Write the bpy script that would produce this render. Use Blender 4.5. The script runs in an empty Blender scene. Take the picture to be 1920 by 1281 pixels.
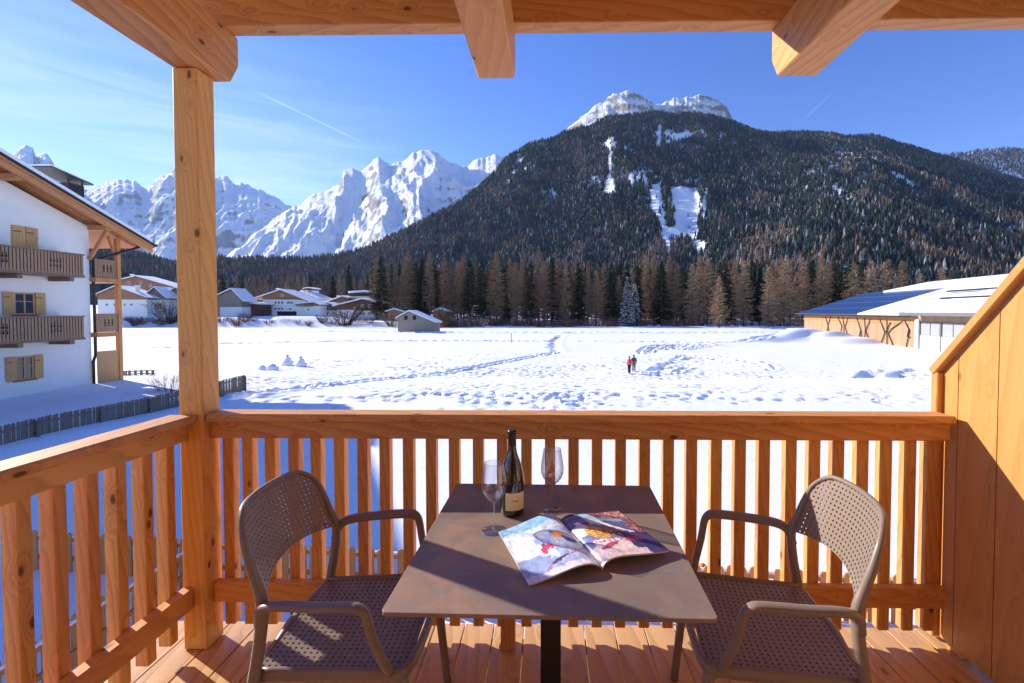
import bpy, bmesh, math, random
import numpy as np
from mathutils import Vector, Matrix, noise as mnoise

S = bpy.context.scene
COL = S.collection
R = math.radians
PI = math.pi

# ---------------------------------------------------------------- camera
F = 870.0; PCX = 1020.0; PCY = 607.0        # focal length and principal point, in pixels of the 1920 wide photo
YAW = 0.015; PITCH = 0.026
cam_d = bpy.data.cameras.new('camera'); cam = bpy.data.objects.new('camera', cam_d); COL.objects.link(cam)
S.camera = cam
cam.location = (0, 0, 1.5)
cam.rotation_euler = (PI/2-PITCH, 0, YAW)
cam_d.sensor_width = 36; cam_d.lens = 36*F/1920
cam_d.shift_x = -(PCX-960)/1920
cam_d.shift_y = -(640.5-PCY)/1920
cam_d.clip_start = 0.05; cam_d.clip_end = 40000
CAM = Vector((0, 0, 1.5))
RM = Matrix.Rotation(YAW, 3, 'Z') @ Matrix.Rotation(PI/2-PITCH, 3, 'X')
def ray(px, py): return (RM @ Vector(((px-PCX)/F, -(py-PCY)/F, -1.0))).normalized()
def atX(px, py, X): d = ray(px, py); return CAM + d*(X/d.x)
def atY(px, py, Y): d = ray(px, py); return CAM + d*(Y/d.y)
def atZ(px, py, Z): d = ray(px, py); return CAM + d*((Z-1.5)/d.z)
def proj(p):
    c = RM.transposed() @ (Vector(p)-CAM)
    return PCX + F*c.x/(-c.z), PCY - F*c.y/(-c.z)

# ---------------------------------------------------------------- view, world, sun
SUN_AZ = R(61.5); SUN_EL = R(25.0)          # azimuth measured to the left of +Y
SUN_STRENGTH = 5.0; SKY_STRENGTH = 0.136
S.view_settings.view_transform = 'Standard'; S.view_settings.look = 'None'
S.view_settings.exposure = 0.80; S.view_settings.gamma = 1.0
try:
    S.cycles.max_bounces = 8; S.cycles.diffuse_bounces = 5; S.cycles.transparent_max_bounces = 16
    S.cycles.use_denoising = True
except Exception: pass
sd = bpy.data.lights.new('sun', 'SUN'); sd.energy = SUN_STRENGTH; sd.angle = R(0.5); sd.color = (1.0, 0.92, 0.80)
so = bpy.data.objects.new('sun', sd); COL.objects.link(so)
sv = Vector((-math.sin(SUN_AZ)*math.cos(SUN_EL), math.cos(SUN_AZ)*math.cos(SUN_EL), math.sin(SUN_EL)))
so.rotation_euler = sv.to_track_quat('Z', 'Y').to_euler()
so.location = (-20, 10, 20)

W = bpy.data.worlds.new('World'); S.world = W; W.use_nodes = True
class NT:
    """tiny node helper"""
    def __init__(s, tree): s.t = tree; s.n = tree.nodes; s.l = tree.links
    def new(s, typ, **kw):
        n = s.n.new(typ)
        for k, v in kw.items():
            if k.startswith('i_'):
                key = k[2:]; key = int(key) if key.isdigit() else key.replace('_', ' ')
                s.set(n.inputs[key], v)
            else: setattr(n, k, v)
        return n
    def set(s, sock, v):
        if isinstance(v, bpy.types.NodeSocket): s.l.new(v, sock)
        elif isinstance(v, bpy.types.Node): s.l.new(v.outputs[0], sock)
        else: sock.default_value = v
    def math(s, op, a, b=0.0, c=0.0, clamp=False):
        n = s.n.new('ShaderNodeMath'); n.operation = op; n.use_clamp = clamp
        s.set(n.inputs[0], a); s.set(n.inputs[1], b); s.set(n.inputs[2], c); return n.outputs[0]
    def vmath(s, op, a, b=(0, 0, 0)):
        n = s.n.new('ShaderNodeVectorMath'); n.operation = op
        s.set(n.inputs[0], a); s.set(n.inputs[1], b)
        return n.outputs['Value'] if op in ('DOT_PRODUCT', 'LENGTH') else n.outputs[0]
    def ramp(s, fac, stops, interp='LINEAR'):
        n = s.n.new('ShaderNodeValToRGB'); n.color_ramp.interpolation = interp
        e = n.color_ramp.elements
        while len(e) < len(stops): e.new(0.5)
        for el, (p, c) in zip(e, stops):
            el.position = p; el.color = (c if hasattr(c, '__len__') else (c, c, c)) [:3] + (1,) if hasattr(c, '__len__') else (c, c, c, 1)
        s.set(n.inputs[0], fac); return n.outputs[0]
    def mix(s, fac, a, b, mode='MIX'):
        n = s.n.new('ShaderNodeMix'); n.data_type = 'RGBA'; n.blend_type = mode
        s.set(n.inputs[0], fac)
        for sock, v in ((n.inputs[6], a), (n.inputs[7], b)):
            if isinstance(v, (tuple, list)): v = tuple(v)[:3]+(1,)
            s.set(sock, v)
        return n.outputs[2]
    def maprange(s, v, a, b, c=0.0, d=1.0, smooth=False):
        n = s.n.new('ShaderNodeMapRange'); n.interpolation_type = 'SMOOTHSTEP' if smooth else 'LINEAR'
        s.set(n.inputs[0], v); n.inputs[1].default_value = a; n.inputs[2].default_value = b
        n.inputs[3].default_value = c; n.inputs[4].default_value = d; return n.outputs[0]

w = NT(W.node_tree); w.n.clear()
sky = w.new('ShaderNodeTexSky', sky_type='NISHITA', sun_disc=False, sun_elevation=SUN_EL, sun_rotation=-SUN_AZ,
            altitude=1300.0, air_density=1.0, dust_density=0.08, ozone_density=2.2)
hs = w.new('ShaderNodeHueSaturation'); hs.inputs['Hue'].default_value = 0.522; hs.inputs['Saturation'].default_value = 1.28; hs.inputs['Value'].default_value = 1.04
w.l.new(sky.outputs[0], hs.inputs['Color'])
tc = w.new('ShaderNodeTexCoord'); D = w.vmath('NORMALIZE', tc.outputs['Generated'])
sep = w.new('ShaderNodeSeparateXYZ'); w.set(sep.inputs[0], D)
dx, dy, dz = sep.outputs
az = w.math('ARCTAN2', dx, dy); el = w.math('ARCSINE', dz)
cxy = w.new('ShaderNodeCombineXYZ'); w.set(cxy.inputs[0], w.math('ADD', w.math('MULTIPLY', az, 1.3), w.math('MULTIPLY', el, 0.9)))
w.set(cxy.inputs[1], w.math('MULTIPLY', w.math('SUBTRACT', el, w.math('MULTIPLY', az, 0.06)), 13.0)); cxy.inputs[2].default_value = 3.1
n1 = w.new('ShaderNodeTexNoise'); w.set(n1.inputs['Vector'], cxy.outputs[0]); n1.inputs['Scale'].default_value = 1.7
n1.inputs['Detail'].default_value = 8; n1.inputs['Roughness'].default_value = 0.6; n1.inputs['Distortion'].default_value = 0.5
streak = w.maprange(n1.outputs[0], 0.40, 0.72, 0, 1, True)
left = w.maprange(az, -0.12, -0.62, 0, 1, True)
low = w.math('MULTIPLY', w.maprange(el, 0.50, 0.26, 0, 1, True), 1.0)
veil = w.math('MULTIPLY', w.math('MULTIPLY', left, low), w.math('ADD', w.math('MULTIPLY', streak, 0.26), 0.08), clamp=True)
def contrail(p0, p1, width, strength, seed):
    a = ray(*p0); b = ray(*p1); nrm = a.cross(b).normalized(); t = nrm.cross(a).normalized()
    L = math.acos(max(-1, min(1, a.dot(b))))
    d = w.math('ABSOLUTE', w.vmath('DOT_PRODUCT', D, tuple(nrm)))
    along = w.math('ARCTAN2', w.vmath('DOT_PRODUCT', D, tuple(t)), w.vmath('DOT_PRODUCT', D, tuple(a)))
    prof = w.maprange(d, width, 0.0, 0, 1, True)
    ends = w.math('MULTIPLY', w.maprange(along, 0, 0.08, 0, 1, True), w.maprange(along, L, L-0.06, 0, 1, True))
    return w.math('MULTIPLY', w.math('MULTIPLY', prof, ends), strength)
c1 = contrail((436, 150), (700, 277), 0.0026, 0.20, 1)
c2 = contrail((1485, 245), (1575, 160), 0.0028, 0.12, 2)
allc = w.math('ADD', w.math('ADD', veil, c1), c2, clamp=True)
skyc = w.mix(allc, hs.outputs[0], (5.6, 6.2, 7.2))
bg = w.new('ShaderNodeBackground'); w.set(bg.inputs[0], skyc); bg.inputs[1].default_value = SKY_STRENGTH
wo = w.new('ShaderNodeOutputWorld'); w.l.new(bg.outputs[0], wo.inputs[0])

# ---------------------------------------------------------------- materials
def mat(name):
    m = bpy.data.materials.new(name); m.use_nodes = True
    t = NT(m.node_tree); t.n.clear()
    b = t.new('ShaderNodeBsdfPrincipled'); o = t.new('ShaderNodeOutputMaterial'); t.l.new(b.outputs[0], o.inputs[0])
    t.b = b; t.o = o; m['x'] = 0
    return m, t
def bump(t, h, strength=0.3, dist=0.01):
    n = t.new('ShaderNodeBump'); n.inputs['Strength'].default_value = strength; n.inputs['Distance'].default_value = dist
    t.set(n.inputs['Height'], h); t.set(t.b.inputs['Normal'], n.outputs[0])
def noise(t, vec, scale, detail=4, rough=0.55, dist=0.0, out=0):
    n = t.new('ShaderNodeTexNoise'); t.set(n.inputs['Vector'], vec); n.inputs['Scale'].default_value = scale
    n.inputs['Detail'].default_value = detail; n.inputs['Roughness'].default_value = rough; n.inputs['Distortion'].default_value = dist
    return n.outputs[out]
def simple(name, col, rough=0.6, metal=0.0, var=0.12, scale=6.0, spec=0.5, bstr=0.0, bscale=60.0):
    m, t = mat(name)
    tc = t.new('ShaderNodeTexCoord'); n = noise(t, tc.outputs['Object'], scale, 5)
    lo = tuple(c*(1-var) for c in col); hi = tuple(min(1, c*(1+var)) for c in col)
    t.set(t.b.inputs['Base Color'], t.ramp(n, [(0.3, lo), (0.7, hi)]))
    t.b.inputs['Roughness'].default_value = rough; t.b.inputs['Metallic'].default_value = metal
    t.b.inputs['Specular IOR Level'].default_value = spec
    if bstr: bump(t, noise(t, tc.outputs['Object'], bscale, 4), bstr, 0.004)
    return m
def wood(name, axis, light=(0.72, 0.375, 0.125), dark=(0.40, 0.155, 0.040), ring=38.0, knots=1.0, rough=0.5, gray=0.0, scale=1.0, contrast=1.0):
    """planed softwood; grain along the given axis of the object, knots, pores"""
    m, t = mat(name)
    tc = t.new('ShaderNodeTexCoord'); oi = t.new('ShaderNodeObjectInfo')
    off = t.vmath('MULTIPLY', (1, 1, 1), (0, 0, 0))
    comb = t.new('ShaderNodeCombineXYZ')
    r = oi.outputs['Random']
    t.set(comb.inputs[0], t.math('MULTIPLY', r, 37.0)); t.set(comb.inputs[1], t.math('MULTIPLY', r, 71.0)); t.set(comb.inputs[2], t.math('MULTIPLY', r, 53.0))
    v = t.vmath('ADD', t.vmath('MULTIPLY', tc.outputs['Object'], (scale,)*3), comb.outputs[0])
    st = [1.0, 1.0, 1.0]; st[axis] = 0.10
    vs = t.vmath('MULTIPLY', v, tuple(st))
    # knots: cells stretched along the grain
    sk = [10.5, 10.5, 10.5]; sk[axis] = 5.2
    vk = t.vmath('MULTIPLY', v, tuple(sk))
    vo = t.new('ShaderNodeTexVoronoi'); vo.feature = 'F1'; t.set(vo.inputs['Vector'], vk); vo.inputs['Scale'].default_value = 1.0; vo.inputs['Randomness'].default_value = 1.0
    kd = vo.outputs['Distance']
    kn = t.maprange(kd, 0.13, 0.07, 0, 1, True)
    halo = t.maprange(kd, 0.42, 0.08, 0, 1, True)
    warp = noise(t, vs, 3.2, 3, 0.5, 0.0, 1)
    ws = t.vmath('ADD', vs, t.vmath('MULTIPLY', t.vmath('SUBTRACT', warp, (0.5, 0.5, 0.5)), (0.16, 0.16, 0.16)))
    ax = [(1, 0.35, 0.6), (0.6, 1, 0.35), (1, 0.6, 0.35)][axis]
    ax = list(ax); ax[axis] = 1.0
    h = t.math('ADD', t.vmath('DOT_PRODUCT', ws, tuple(ax)), t.math('MULTIPLY', halo, 0.05))
    band = t.math('FRACT', t.math('MULTIPLY', h, ring))
    band = t.math('MULTIPLY', t.math('POWER', band, 2.2), 1.0)
    band = t.math('MULTIPLY', band, t.maprange(t.math('FRACT', t.math('MULTIPLY', h, ring)), 1.0, 0.93, 0, 1))
    sf = [1.0, 1.0, 1.0]; sf[axis] = 0.03
    fine = noise(t, t.vmath('MULTIPLY', v, tuple(sf)), 190.0, 3, 0.6)
    broad = noise(t, vs, 1.9, 2, 0.5)
    c = t.mix(t.math('MULTIPLY', band, 0.80*contrast), light, dark)
    c = t.mix(t.math('MULTIPLY', t.maprange(fine, 0.35, 0.75), 0.35), c, tuple(x*0.62 for x in light))
    c = t.mix(t.maprange(broad, 0.3, 0.7), c, t.mix(0.5, c, tuple(x*y for x, y in zip(light, (1.12, 1.0, 0.8)))))
    c = t.mix(t.math('MULTIPLY', halo, 0.22*knots), c, dark)
    c = t.mix(t.math('MULTIPLY', kn, 0.85*knots), c, (0.10, 0.035, 0.012))
    crk = noise(t, t.vmath('MULTIPLY', v, tuple(0.045 if i == axis else 1.0 for i in range(3))), 60.0, 2, 0.5, 0.6)
    ck = t.math('MULTIPLY', t.maprange(t.math('ABSOLUTE', t.math('SUBTRACT', crk, 0.5)), 0.006, 0.0, 0, 1), t.maprange(noise(t, vs, 6.0, 2), 0.55, 0.62, 0, 0.8))
    c = t.mix(ck, c, tuple(x*0.35 for x in dark))
    tint = t.maprange(r, 0, 1, 0.93, 1.07)
    c = t.mix(1.0, c, t.new('ShaderNodeCombineColor', i_0=tint, i_1=t.math('MULTIPLY', tint, tint), i_2=tint).outputs[0], 'MULTIPLY')
    if gray:
        g = noise(t, vs, 9.0, 4, 0.7)
        c = t.mix(t.math('MULTIPLY', t.maprange(g, 0.25, 0.75), gray), c, (0.30, 0.27, 0.25))
    t.set(t.b.inputs['Base Color'], c)
    t.b.inputs['Roughness'].default_value = rough; t.b.inputs['Specular IOR Level'].default_value = 0.22 if rough > .45 else 0.5
    bump(t, t.math('ADD', t.math('MULTIPLY', fine, 0.5), t.math('MULTIPLY', band, -0.6)), 0.25, 0.003)
    return m
WX = wood('larch_grain_x', 0); WY = wood('larch_grain_y', 1); WZ = wood('larch_grain_z', 2)
WPAN = wood('panel_wood_z', 2, light=(0.60, 0.315, 0.105), dark=(0.44, 0.19, 0.05), ring=16, knots=0.6, contrast=0.75)
WPANY = wood('panel_trim_wood', 1, light=(0.56, 0.28, 0.095), dark=(0.40, 0.16, 0.045), ring=14, knots=0.3, contrast=0.6)
WDECK = wood('deck_larch', 1, rough=.36, light=(0.66, 0.39, 0.19), dark=(0.36, 0.17, 0.065), ring=20, knots=0.8)
WOLDZ = wood('weathered_boards', 2, light=(0.42, 0.27, 0.17), dark=(0.17, 0.08, 0.035), ring=22, knots=0.3, gray=0.12)
WOLDY = wood('weathered_beam', 1, light=(0.26, 0.15, 0.08), dark=(0.10, 0.05, 0.025), ring=22, knots=0.3, gray=0.45)
WROOFY = wood('eave_timber', 1, light=(0.62, 0.29, 0.12), dark=(0.36, 0.14, 0.05), ring=16, knots=0.3)
WSHUT = wood('shutter_wood', 2, light=(0.62, 0.38, 0.17), dark=(0.44, 0.23, 0.09), ring=14, knots=0.2)
WFENCE = wood('picket_brown', 2, light=(0.72, 0.29, 0.09), dark=(0.38, 0.14, 0.04), ring=30, knots=0.3, gray=0.0)
WFENCED = wood('picket_grey', 2, light=(0.15, 0.13, 0.12), dark=(0.07, 0.055, 0.05), ring=30, knots=0.2, gray=0.35)
WBARN = wood('barn_larch', 2, light=(0.42, 0.27, 0.175), dark=(0.29, 0.165, 0.095), ring=0.9, knots=0.0, scale=0.5, gray=0.12)
WCHALET = wood('chalet_dark_wood', 2, light=(0.11, 0.045, 0.022), dark=(0.055, 0.022, 0.012), ring=3, knots=0.0, gray=0.1)
WCHALETR = wood('chalet_brown_wood', 2, light=(0.34, 0.16, 0.08), dark=(0.18, 0.075, 0.035), ring=3, knots=0.0, gray=0.25)
WSHED = wood('shed_grey_boards', 2, light=(0.26, 0.215, 0.19), dark=(0.07, 0.055, 0.048), ring=1.6, knots=0.0, gray=0.45)
PLASTER = simple('white_plaster', (0.80, 0.79, 0.77), 0.9, var=0.03, scale=1.5, bstr=0.2, bscale=40)
PLASTERO = simple('cream_plaster', (0.72, 0.68, 0.62), 0.9, var=0.05, scale=0.6)
GLASSD = simple('window_glass', (0.03, 0.035, 0.045), 0.06, var=0.2, scale=1.0, spec=0.9)
DARKM = simple('dark_metal', (0.045, 0.042, 0.045), 0.45, 0.6)
BLACKM = simple('black_steel', (0.012, 0.011, 0.011), 0.38, 0.2)
GREYM = simple('grey_sheet_metal', (0.22, 0.24, 0.27), 0.45, 0.5)
WHITEM = simple('white_painted_metal', (0.75, 0.76, 0.78), 0.5)
DARKW = simple('near_black', (0.015, 0.012, 0.010), 0.9)  # near-black; also stands for shade in balcony board gaps and cutouts

def snow_mat(name, bs=0.5, scale=1.0, far=False):
    m, t = mat(name)
    geo = t.new('ShaderNodeNewGeometry'); P = geo.outputs['Position']
    t.set(t.b.inputs['Base Color'], t.ramp(noise(t, P, 0.35, 5), [(0.35, (0.86, 0.875, 0.90)), (0.65, (0.90, 0.905, 0.92))]))
    t.b.inputs['Roughness'].default_value = 0.75; t.b.inputs['Specular IOR Level'].default_value = 0.15
    h = t.math('ADD', t.math('MULTIPLY', noise(t, P, 2.2*scale, 6, 0.6), 0.12), t.math('MULTIPLY', noise(t, P, 25*scale, 3, 0.6), 0.008))
    bump(t, h, bs, 1.0)
    return m
SNOW = snow_mat('snow', 0.22)
SNOWR = snow_mat('roof_snow', 0.10, 0.6)

# ---------------------------------------------------------------- mesh builder
class MB:
    def __init__(s): s.v = []; s.f = []; s.m = []; s.sm = []
    def add(s, vs, fs, mi=0, smooth=False):
        o = len(s.v); s.v += [tuple(p) for p in vs]
        for f in fs: s.f.append(tuple(i+o for i in f)); s.m.append(mi); s.sm.append(smooth)
    def box(s, a, b, mi=0, ch=0.0, rot=None, org=None):
        """axis aligned box from a to b, edges optionally chamfered by ch; rot (Matrix 3x3) about org"""
        x0, y0, z0 = (min(a[i], b[i]) for i in range(3)); x1, y1, z1 = (max(a[i], b[i]) for i in range(3))
        if ch <= 0:
            vs = [(x, y, z) for z in (z0, z1) for y in (y0, y1) for x in (x0, x1)]
            fs = [(0, 2, 3, 1), (4, 5, 7, 6), (0, 1, 5, 4), (2, 6, 7, 3), (0, 4, 6, 2), (1, 3, 7, 5)]
        else:
            ch = min(ch, (x1-x0)*.45, (y1-y0)*.45, (z1-z0)*.45)
            bm = bmesh.new(); bmesh.ops.create_cube(bm, size=1.0)
            for q in bm.verts: q.co = Vector(((x0+x1)/2+q.co.x*(x1-x0), (y0+y1)/2+q.co.y*(y1-y0), (z0+z1)/2+q.co.z*(z1-z0)))
            bmesh.ops.bevel(bm, geom=bm.edges[:], offset=ch, segments=1, affect='EDGES')
            vs = [tuple(q.co) for q in bm.verts]; bm.verts.index_update(); fs = [tuple(q.index for q in f.verts) for f in bm.faces]; bm.free()
        if rot is not None:
            og = Vector(org); vs = [tuple(og + rot @ (Vector(p)-og)) for p in vs]
        s.add(vs, fs, mi)
    def beam(s, p0, p1, w, h, mi=0, up=(0, 0, 1), ch=0.0):
        """rectangular bar from p0 to p1 (centre line)"""
        p0 = Vector(p0); p1 = Vector(p1); d = p1-p0; L = d.length; d.normalize()
        u = Vector(up); x = d.cross(u)
        if x.length < 1e-5: x = d.cross(Vector((1, 0, 0)))
        x.normalize(); z = x.cross(d)
        m = Matrix((x, d, z)).transposed()
        t = MB(); t.box((-w/2, 0, -h/2), (w/2, L, h/2), mi, ch)
        s.add([p0 + m @ Vector(q) for q in t.v], t.f, mi)
    def prism(s, poly, axis, a, b, mi=0):
        """polygon (2D list) extruded along axis from a to b; for axis X poly=(y,z), Y: (x,z), Z: (x,y)"""
        def P(q, t): return (t, q[0], q[1]) if axis == 0 else ((q[0], t, q[1]) if axis == 1 else (q[0], q[1], t))
        n = len(poly); vs = [P(q, a) for q in poly] + [P(q, b) for q in poly]
        fs = [tuple(range(n)), tuple(range(2*n-1, n-1, -1))] + [(i, i+n, (i+1) % n+n, (i+1) % n) for i in range(n)]
        s.add(vs, fs, mi)
    def tube(s, pts, rad, n=10, mi=0, caps=True, up=(0, 0, 1), smooth=True):
        """pts list of vectors; rad list of (a,b) or floats; a along side axis, b along up axis"""
        pts = [Vector(p) for p in pts]; N = len(pts); o = len(s.v); vs = []
        if not isinstance(rad, list): rad = list(rad) if (isinstance(rad, tuple) and len(rad) == N and N != 2) else [rad]*N
        prevx = None
        for i, p in enumerate(pts):
            d = (pts[min(i+1, N-1)]-pts[max(i-1, 0)]).normalized()
            if prevx is None:
                x = d.cross(Vector(up))
                if x.length < 1e-4: x = d.cross(Vector((0, 1, 0)))
            else: x = prevx - d*prevx.dot(d)
            x.normalize(); prevx = x; y = x.cross(d)
            r = rad[i]; ra, rb = (r if hasattr(r, '__len__') else (r, r))
            for k in range(n):
                a = 2*PI*k/n; vs.append(p + x*math.cos(a)*ra + y*math.sin(a)*rb)
        fs = [(i*n+k, i*n+(k+1) % n, (i+1)*n+(k+1) % n, (i+1)*n+k) for i in range(N-1) for k in range(n)]
        if caps: fs += [tuple(range(n-1, -1, -1)), tuple((N-1)*n+k for k in range(n))]
        s.add(vs, fs, mi, smooth)
    def lathe(s, prof, c=(0, 0, 0), n=32, mi=0, smooth=True):
        vs = []; fs = []
        for r, z in prof:
            for k in range(n):
                a = 2*PI*k/n; vs.append((c[0]+r*math.cos(a), c[1]+r*math.sin(a), c[2]+z))
        for i in range(len(prof)-1):
            for k in range(n): fs.append((i*n+k, i*n+(k+1) % n, (i+1)*n+(k+1) % n, (i+1)*n+k))
        s.add(vs, fs, mi, smooth)
    def blob(s, c, r, seg=10, rings=7, jit=0.12, seed=0, mi=0, zmin=None):
        rnd = random.Random(seed); vs = []; fs = []
        if not hasattr(r, '__len__'): r = (r, r, r)
        for i in range(rings+1):
            th = PI*i/rings
            for k in range(seg):
                a = 2*PI*k/seg; q = 1+rnd.uniform(-jit, jit)
                z = c[2]+r[2]*math.cos(th)*q
                if zmin is not None: z = max(z, zmin)
                vs.append((c[0]+r[0]*math.sin(th)*math.cos(a)*q, c[1]+r[1]*math.sin(th)*math.sin(a)*q, z))
        for i in range(rings):
            for k in range(seg): fs.append((i*seg+k, (i+1)*seg+k, (i+1)*seg+(k+1) % seg, i*seg+(k+1) % seg))
        s.add(vs, fs, mi, True)
    def build(s, name, mats, parent=None, smooth=None, loc=None):
        off = Vector((0, 0, 0)) if parent is None else wloc(parent)
        if loc is not None: off = Vector(loc)
        me = bpy.data.meshes.new(name)
        me.from_pydata([tuple(Vector(p)-off) for p in s.v], [], s.f)
        if not isinstance(mats, (list, tuple)): mats = [mats]
        for q in mats: me.materials.append(q)
        me.polygons.foreach_set('material_index', s.m)
        me.polygons.foreach_set('use_smooth', [smooth if smooth is not None else q for q in s.sm])
        me.validate(); me.update()
        o = bpy.data.objects.new(name, me); COL.objects.link(o)
        if parent is not None: o.parent = parent
        if loc is not None: o.location = Vector(loc) - (wloc(parent) if parent else Vector((0, 0, 0)))
        return o
def fixnormals(o):
    bm = bmesh.new(); bm.from_mesh(o.data); bmesh.ops.recalc_face_normals(bm, faces=bm.faces[:]); bm.to_mesh(o.data); bm.free()
def wloc(o):
    v = Vector((0, 0, 0))
    while o is not None: v += o.location; o = o.parent
    return v
def tag(o, label=None, cat=None, group=None, kind=None):
    if label: o['label'] = label
    if cat: o['category'] = cat
    if group: o['group'] = group
    if kind: o['kind'] = kind
    return o
def thing(name, label, cat, loc=(0, 0, 0), group=None):
    o = bpy.data.objects.new(name, None); COL.objects.link(o); o.location = loc; o.empty_display_size = 0.2
    return tag(o, label, cat, group)
KCACHE = {}
def CH(o):
    if o.name not in KCACHE: KCACHE[o.name] = list(o.children)
    return KCACHE[o.name]
def cp2(o, par):
    c = o.copy(); COL.objects.link(c); c.parent = par
    for ch in CH(o): cp2(ch, c)
    return c
def npmesh(name, V, Fq, mats, smooth=True, parent=None):
    """fast mesh from numpy arrays; Fq (n,4) or (n,3)"""
    me = bpy.data.meshes.new(name); V = np.asarray(V, np.float32); Fq = np.asarray(Fq, np.int32)
    me.vertices.add(len(V)); me.vertices.foreach_set('co', V.ravel())
    k = Fq.shape[1]; me.loops.add(Fq.size); me.loops.foreach_set('vertex_index', Fq.ravel())
    me.polygons.add(len(Fq)); me.polygons.foreach_set('loop_start', np.arange(0, Fq.size, k, dtype=np.int32))
    me.polygons.foreach_set('use_smooth', np.full(len(Fq), smooth, bool))
    for q in (mats if isinstance(mats, (list, tuple)) else [mats]): me.materials.append(q)
    me.update(calc_edges=True); me.validate()
    o = bpy.data.objects.new(name, me); COL.objects.link(o)
    if parent: o.parent = parent
    return o
def catmull(pts, n=6):
    P = [Vector(p) for p in pts]; P = [P[0]*2-P[1]] + P + [P[-1]*2-P[-2]]; out = []
    for i in range(1, len(P)-2):
        a, b, c, d = P[i-1:i+3]
        for k in range(n):
            t = k/n; out.append(0.5*((2*b)+(c-a)*t+(2*a-5*b+4*c-d)*t*t+(3*b-a-3*c+d)*t**3))
    out.append(P[-2]); return out
# ---------------------------------------------------------------- terrain of the valley floor
def sstep(x): x = np.clip(x, 0, 1); return x*x*(3-2*x)
def gz(x, y):
    x = np.asarray(x, float); y = np.asarray(y, float)
    st = 22 + np.clip(-x-15, 0, 14)*0.6
    z = -2.7 - 1.7*sstep((y-st)/22.0)
    z = z + np.clip(y-196, 0, 120)*0.035 + np.clip(y-316, 0, 400)*0.02
    z = z + (2.2+1.7*sstep((-x-78)/22.0))*sstep((y-166)/17.0)*sstep((-x-18)/22.0)
    z = z + 0.45*np.exp(-((x+17)/4.0)**2-((y-12.5)/5.0)**2)
    return z
def gnd(px, py):
    """point where the ray through a pixel meets the ground"""
    d = ray(px, py); t = 3.0; h = lambda q: (CAM+d*q).z-float(gz((CAM+d*q).x, (CAM+d*q).y))
    st = 1.0
    while t < 900 and h(t) > 0: t += st; st *= 1.01
    a, b = t-st, t
    for _ in range(14):
        m = (a+b)/2
        if h(m) > 0: a = m
        else: b = m
    return CAM + d*b
rng = np.random.default_rng(5)
def axis(parts):
    out = []
    for a, b, s0, s1 in parts:
        x = a; n = 0
        while x < b-1e-6:
            out.append(x); f = (x-a)/(b-a); x += s0+(s1-s0)*f
    out.append(parts[-1][1]); return np.array(out)
xr = axis([(0, 40, .15, .2), (40, 90, .2, .8), (90, 400, .8, 20), (400, 3500, 20, 300)])
xl = axis([(0, 26, .15, .16), (26, 60, .2, .8), (60, 400, .8, 20), (400, 3500, 20, 300)])
XS = np.concatenate([-xl[::-1], xr[1:]])
YS = axis([(-60, 2, 6, .5), (2, 21, .3, .16), (21, 66, .13, .18), (66, 130, .2, .5), (130, 230, .5, 1.2), (230, 900, 1.5, 25), (900, 3500, 25, 300)])
GX, GY = np.meshgrid(XS, YS)
GZ = gz(GX, GY)
# rolling drifts
def vnoise(x, y, s, seed):
    r = np.random.default_rng(seed); T = r.random((256, 256))
    u = x/s; v = y/s; iu = np.floor(u).astype(int); iv = np.floor(v).astype(int); fu = u-iu; fv = v-iv
    fu = fu*fu*(3-2*fu); fv = fv*fv*(3-2*fv)
    a = T[iv % 256, iu % 256]; b = T[iv % 256, (iu+1) % 256]; c = T[(iv+1) % 256, iu % 256]; d = T[(iv+1) % 256, (iu+1) % 256]
    return (a*(1-fu)+b*fu)*(1-fv)+(c*(1-fu)+d*fu)*fv - 0.5
GZ += 0.14*vnoise(GX, GY, 9.0, 1)+0.04*vnoise(GX, GY, 3.1, 2)+0.010*vnoise(GX, GY, 1.1, 3)
DS = 0.70
def stamp(x, y, sx, sy, depth, ang=0.0, rim=0.35):
    i0, i1 = np.searchsorted(YS, [y-3*max(sx, sy), y+3*max(sx, sy)]); j0, j1 = np.searchsorted(XS, [x-3*max(sx, sy), x+3*max(sx, sy)])
    if i1 <= i0 or j1 <= j0: return
    dx = GX[i0:i1, j0:j1]-x; dy = GY[i0:i1, j0:j1]-y; c, s = math.cos(ang), math.sin(ang)
    u = (dx*c+dy*s)/sx; v = (-dx*s+dy*c)/sy; q = u*u+v*v
    if depth > 0: depth = depth*DS
    GZ[i0:i1, j0:j1] += -depth*np.exp(-(q**2.6)) + depth*rim*.4*np.exp(-((np.sqrt(q)-1.6)/0.45)**2)
def line(pts, step, sx, sy, depth, jit=0.15, rim=0.35):
    for a, b in zip(pts[:-1], pts[1:]):
        a = Vector(a); b = Vector(b); L = (b-a).length; n = max(1, int(L/step)); ang = math.atan2(b.y-a.y, b.x-a.x)
        for k in range(n):
            p = a+(b-a)*((k+rng.random()*0.5)/n)
            stamp(p.x+rng.normal()*jit, p.y+rng.normal()*jit, sx*rng.uniform(.8, 1.2), sy*rng.uniform(.8, 1.2), depth*rng.uniform(.6, 1.2), ang+rng.normal()*.25, rim)
G2 = lambda px, py: gnd(px, py).xy
def pl(*pp): return [G2(*p) for p in pp]
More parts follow.
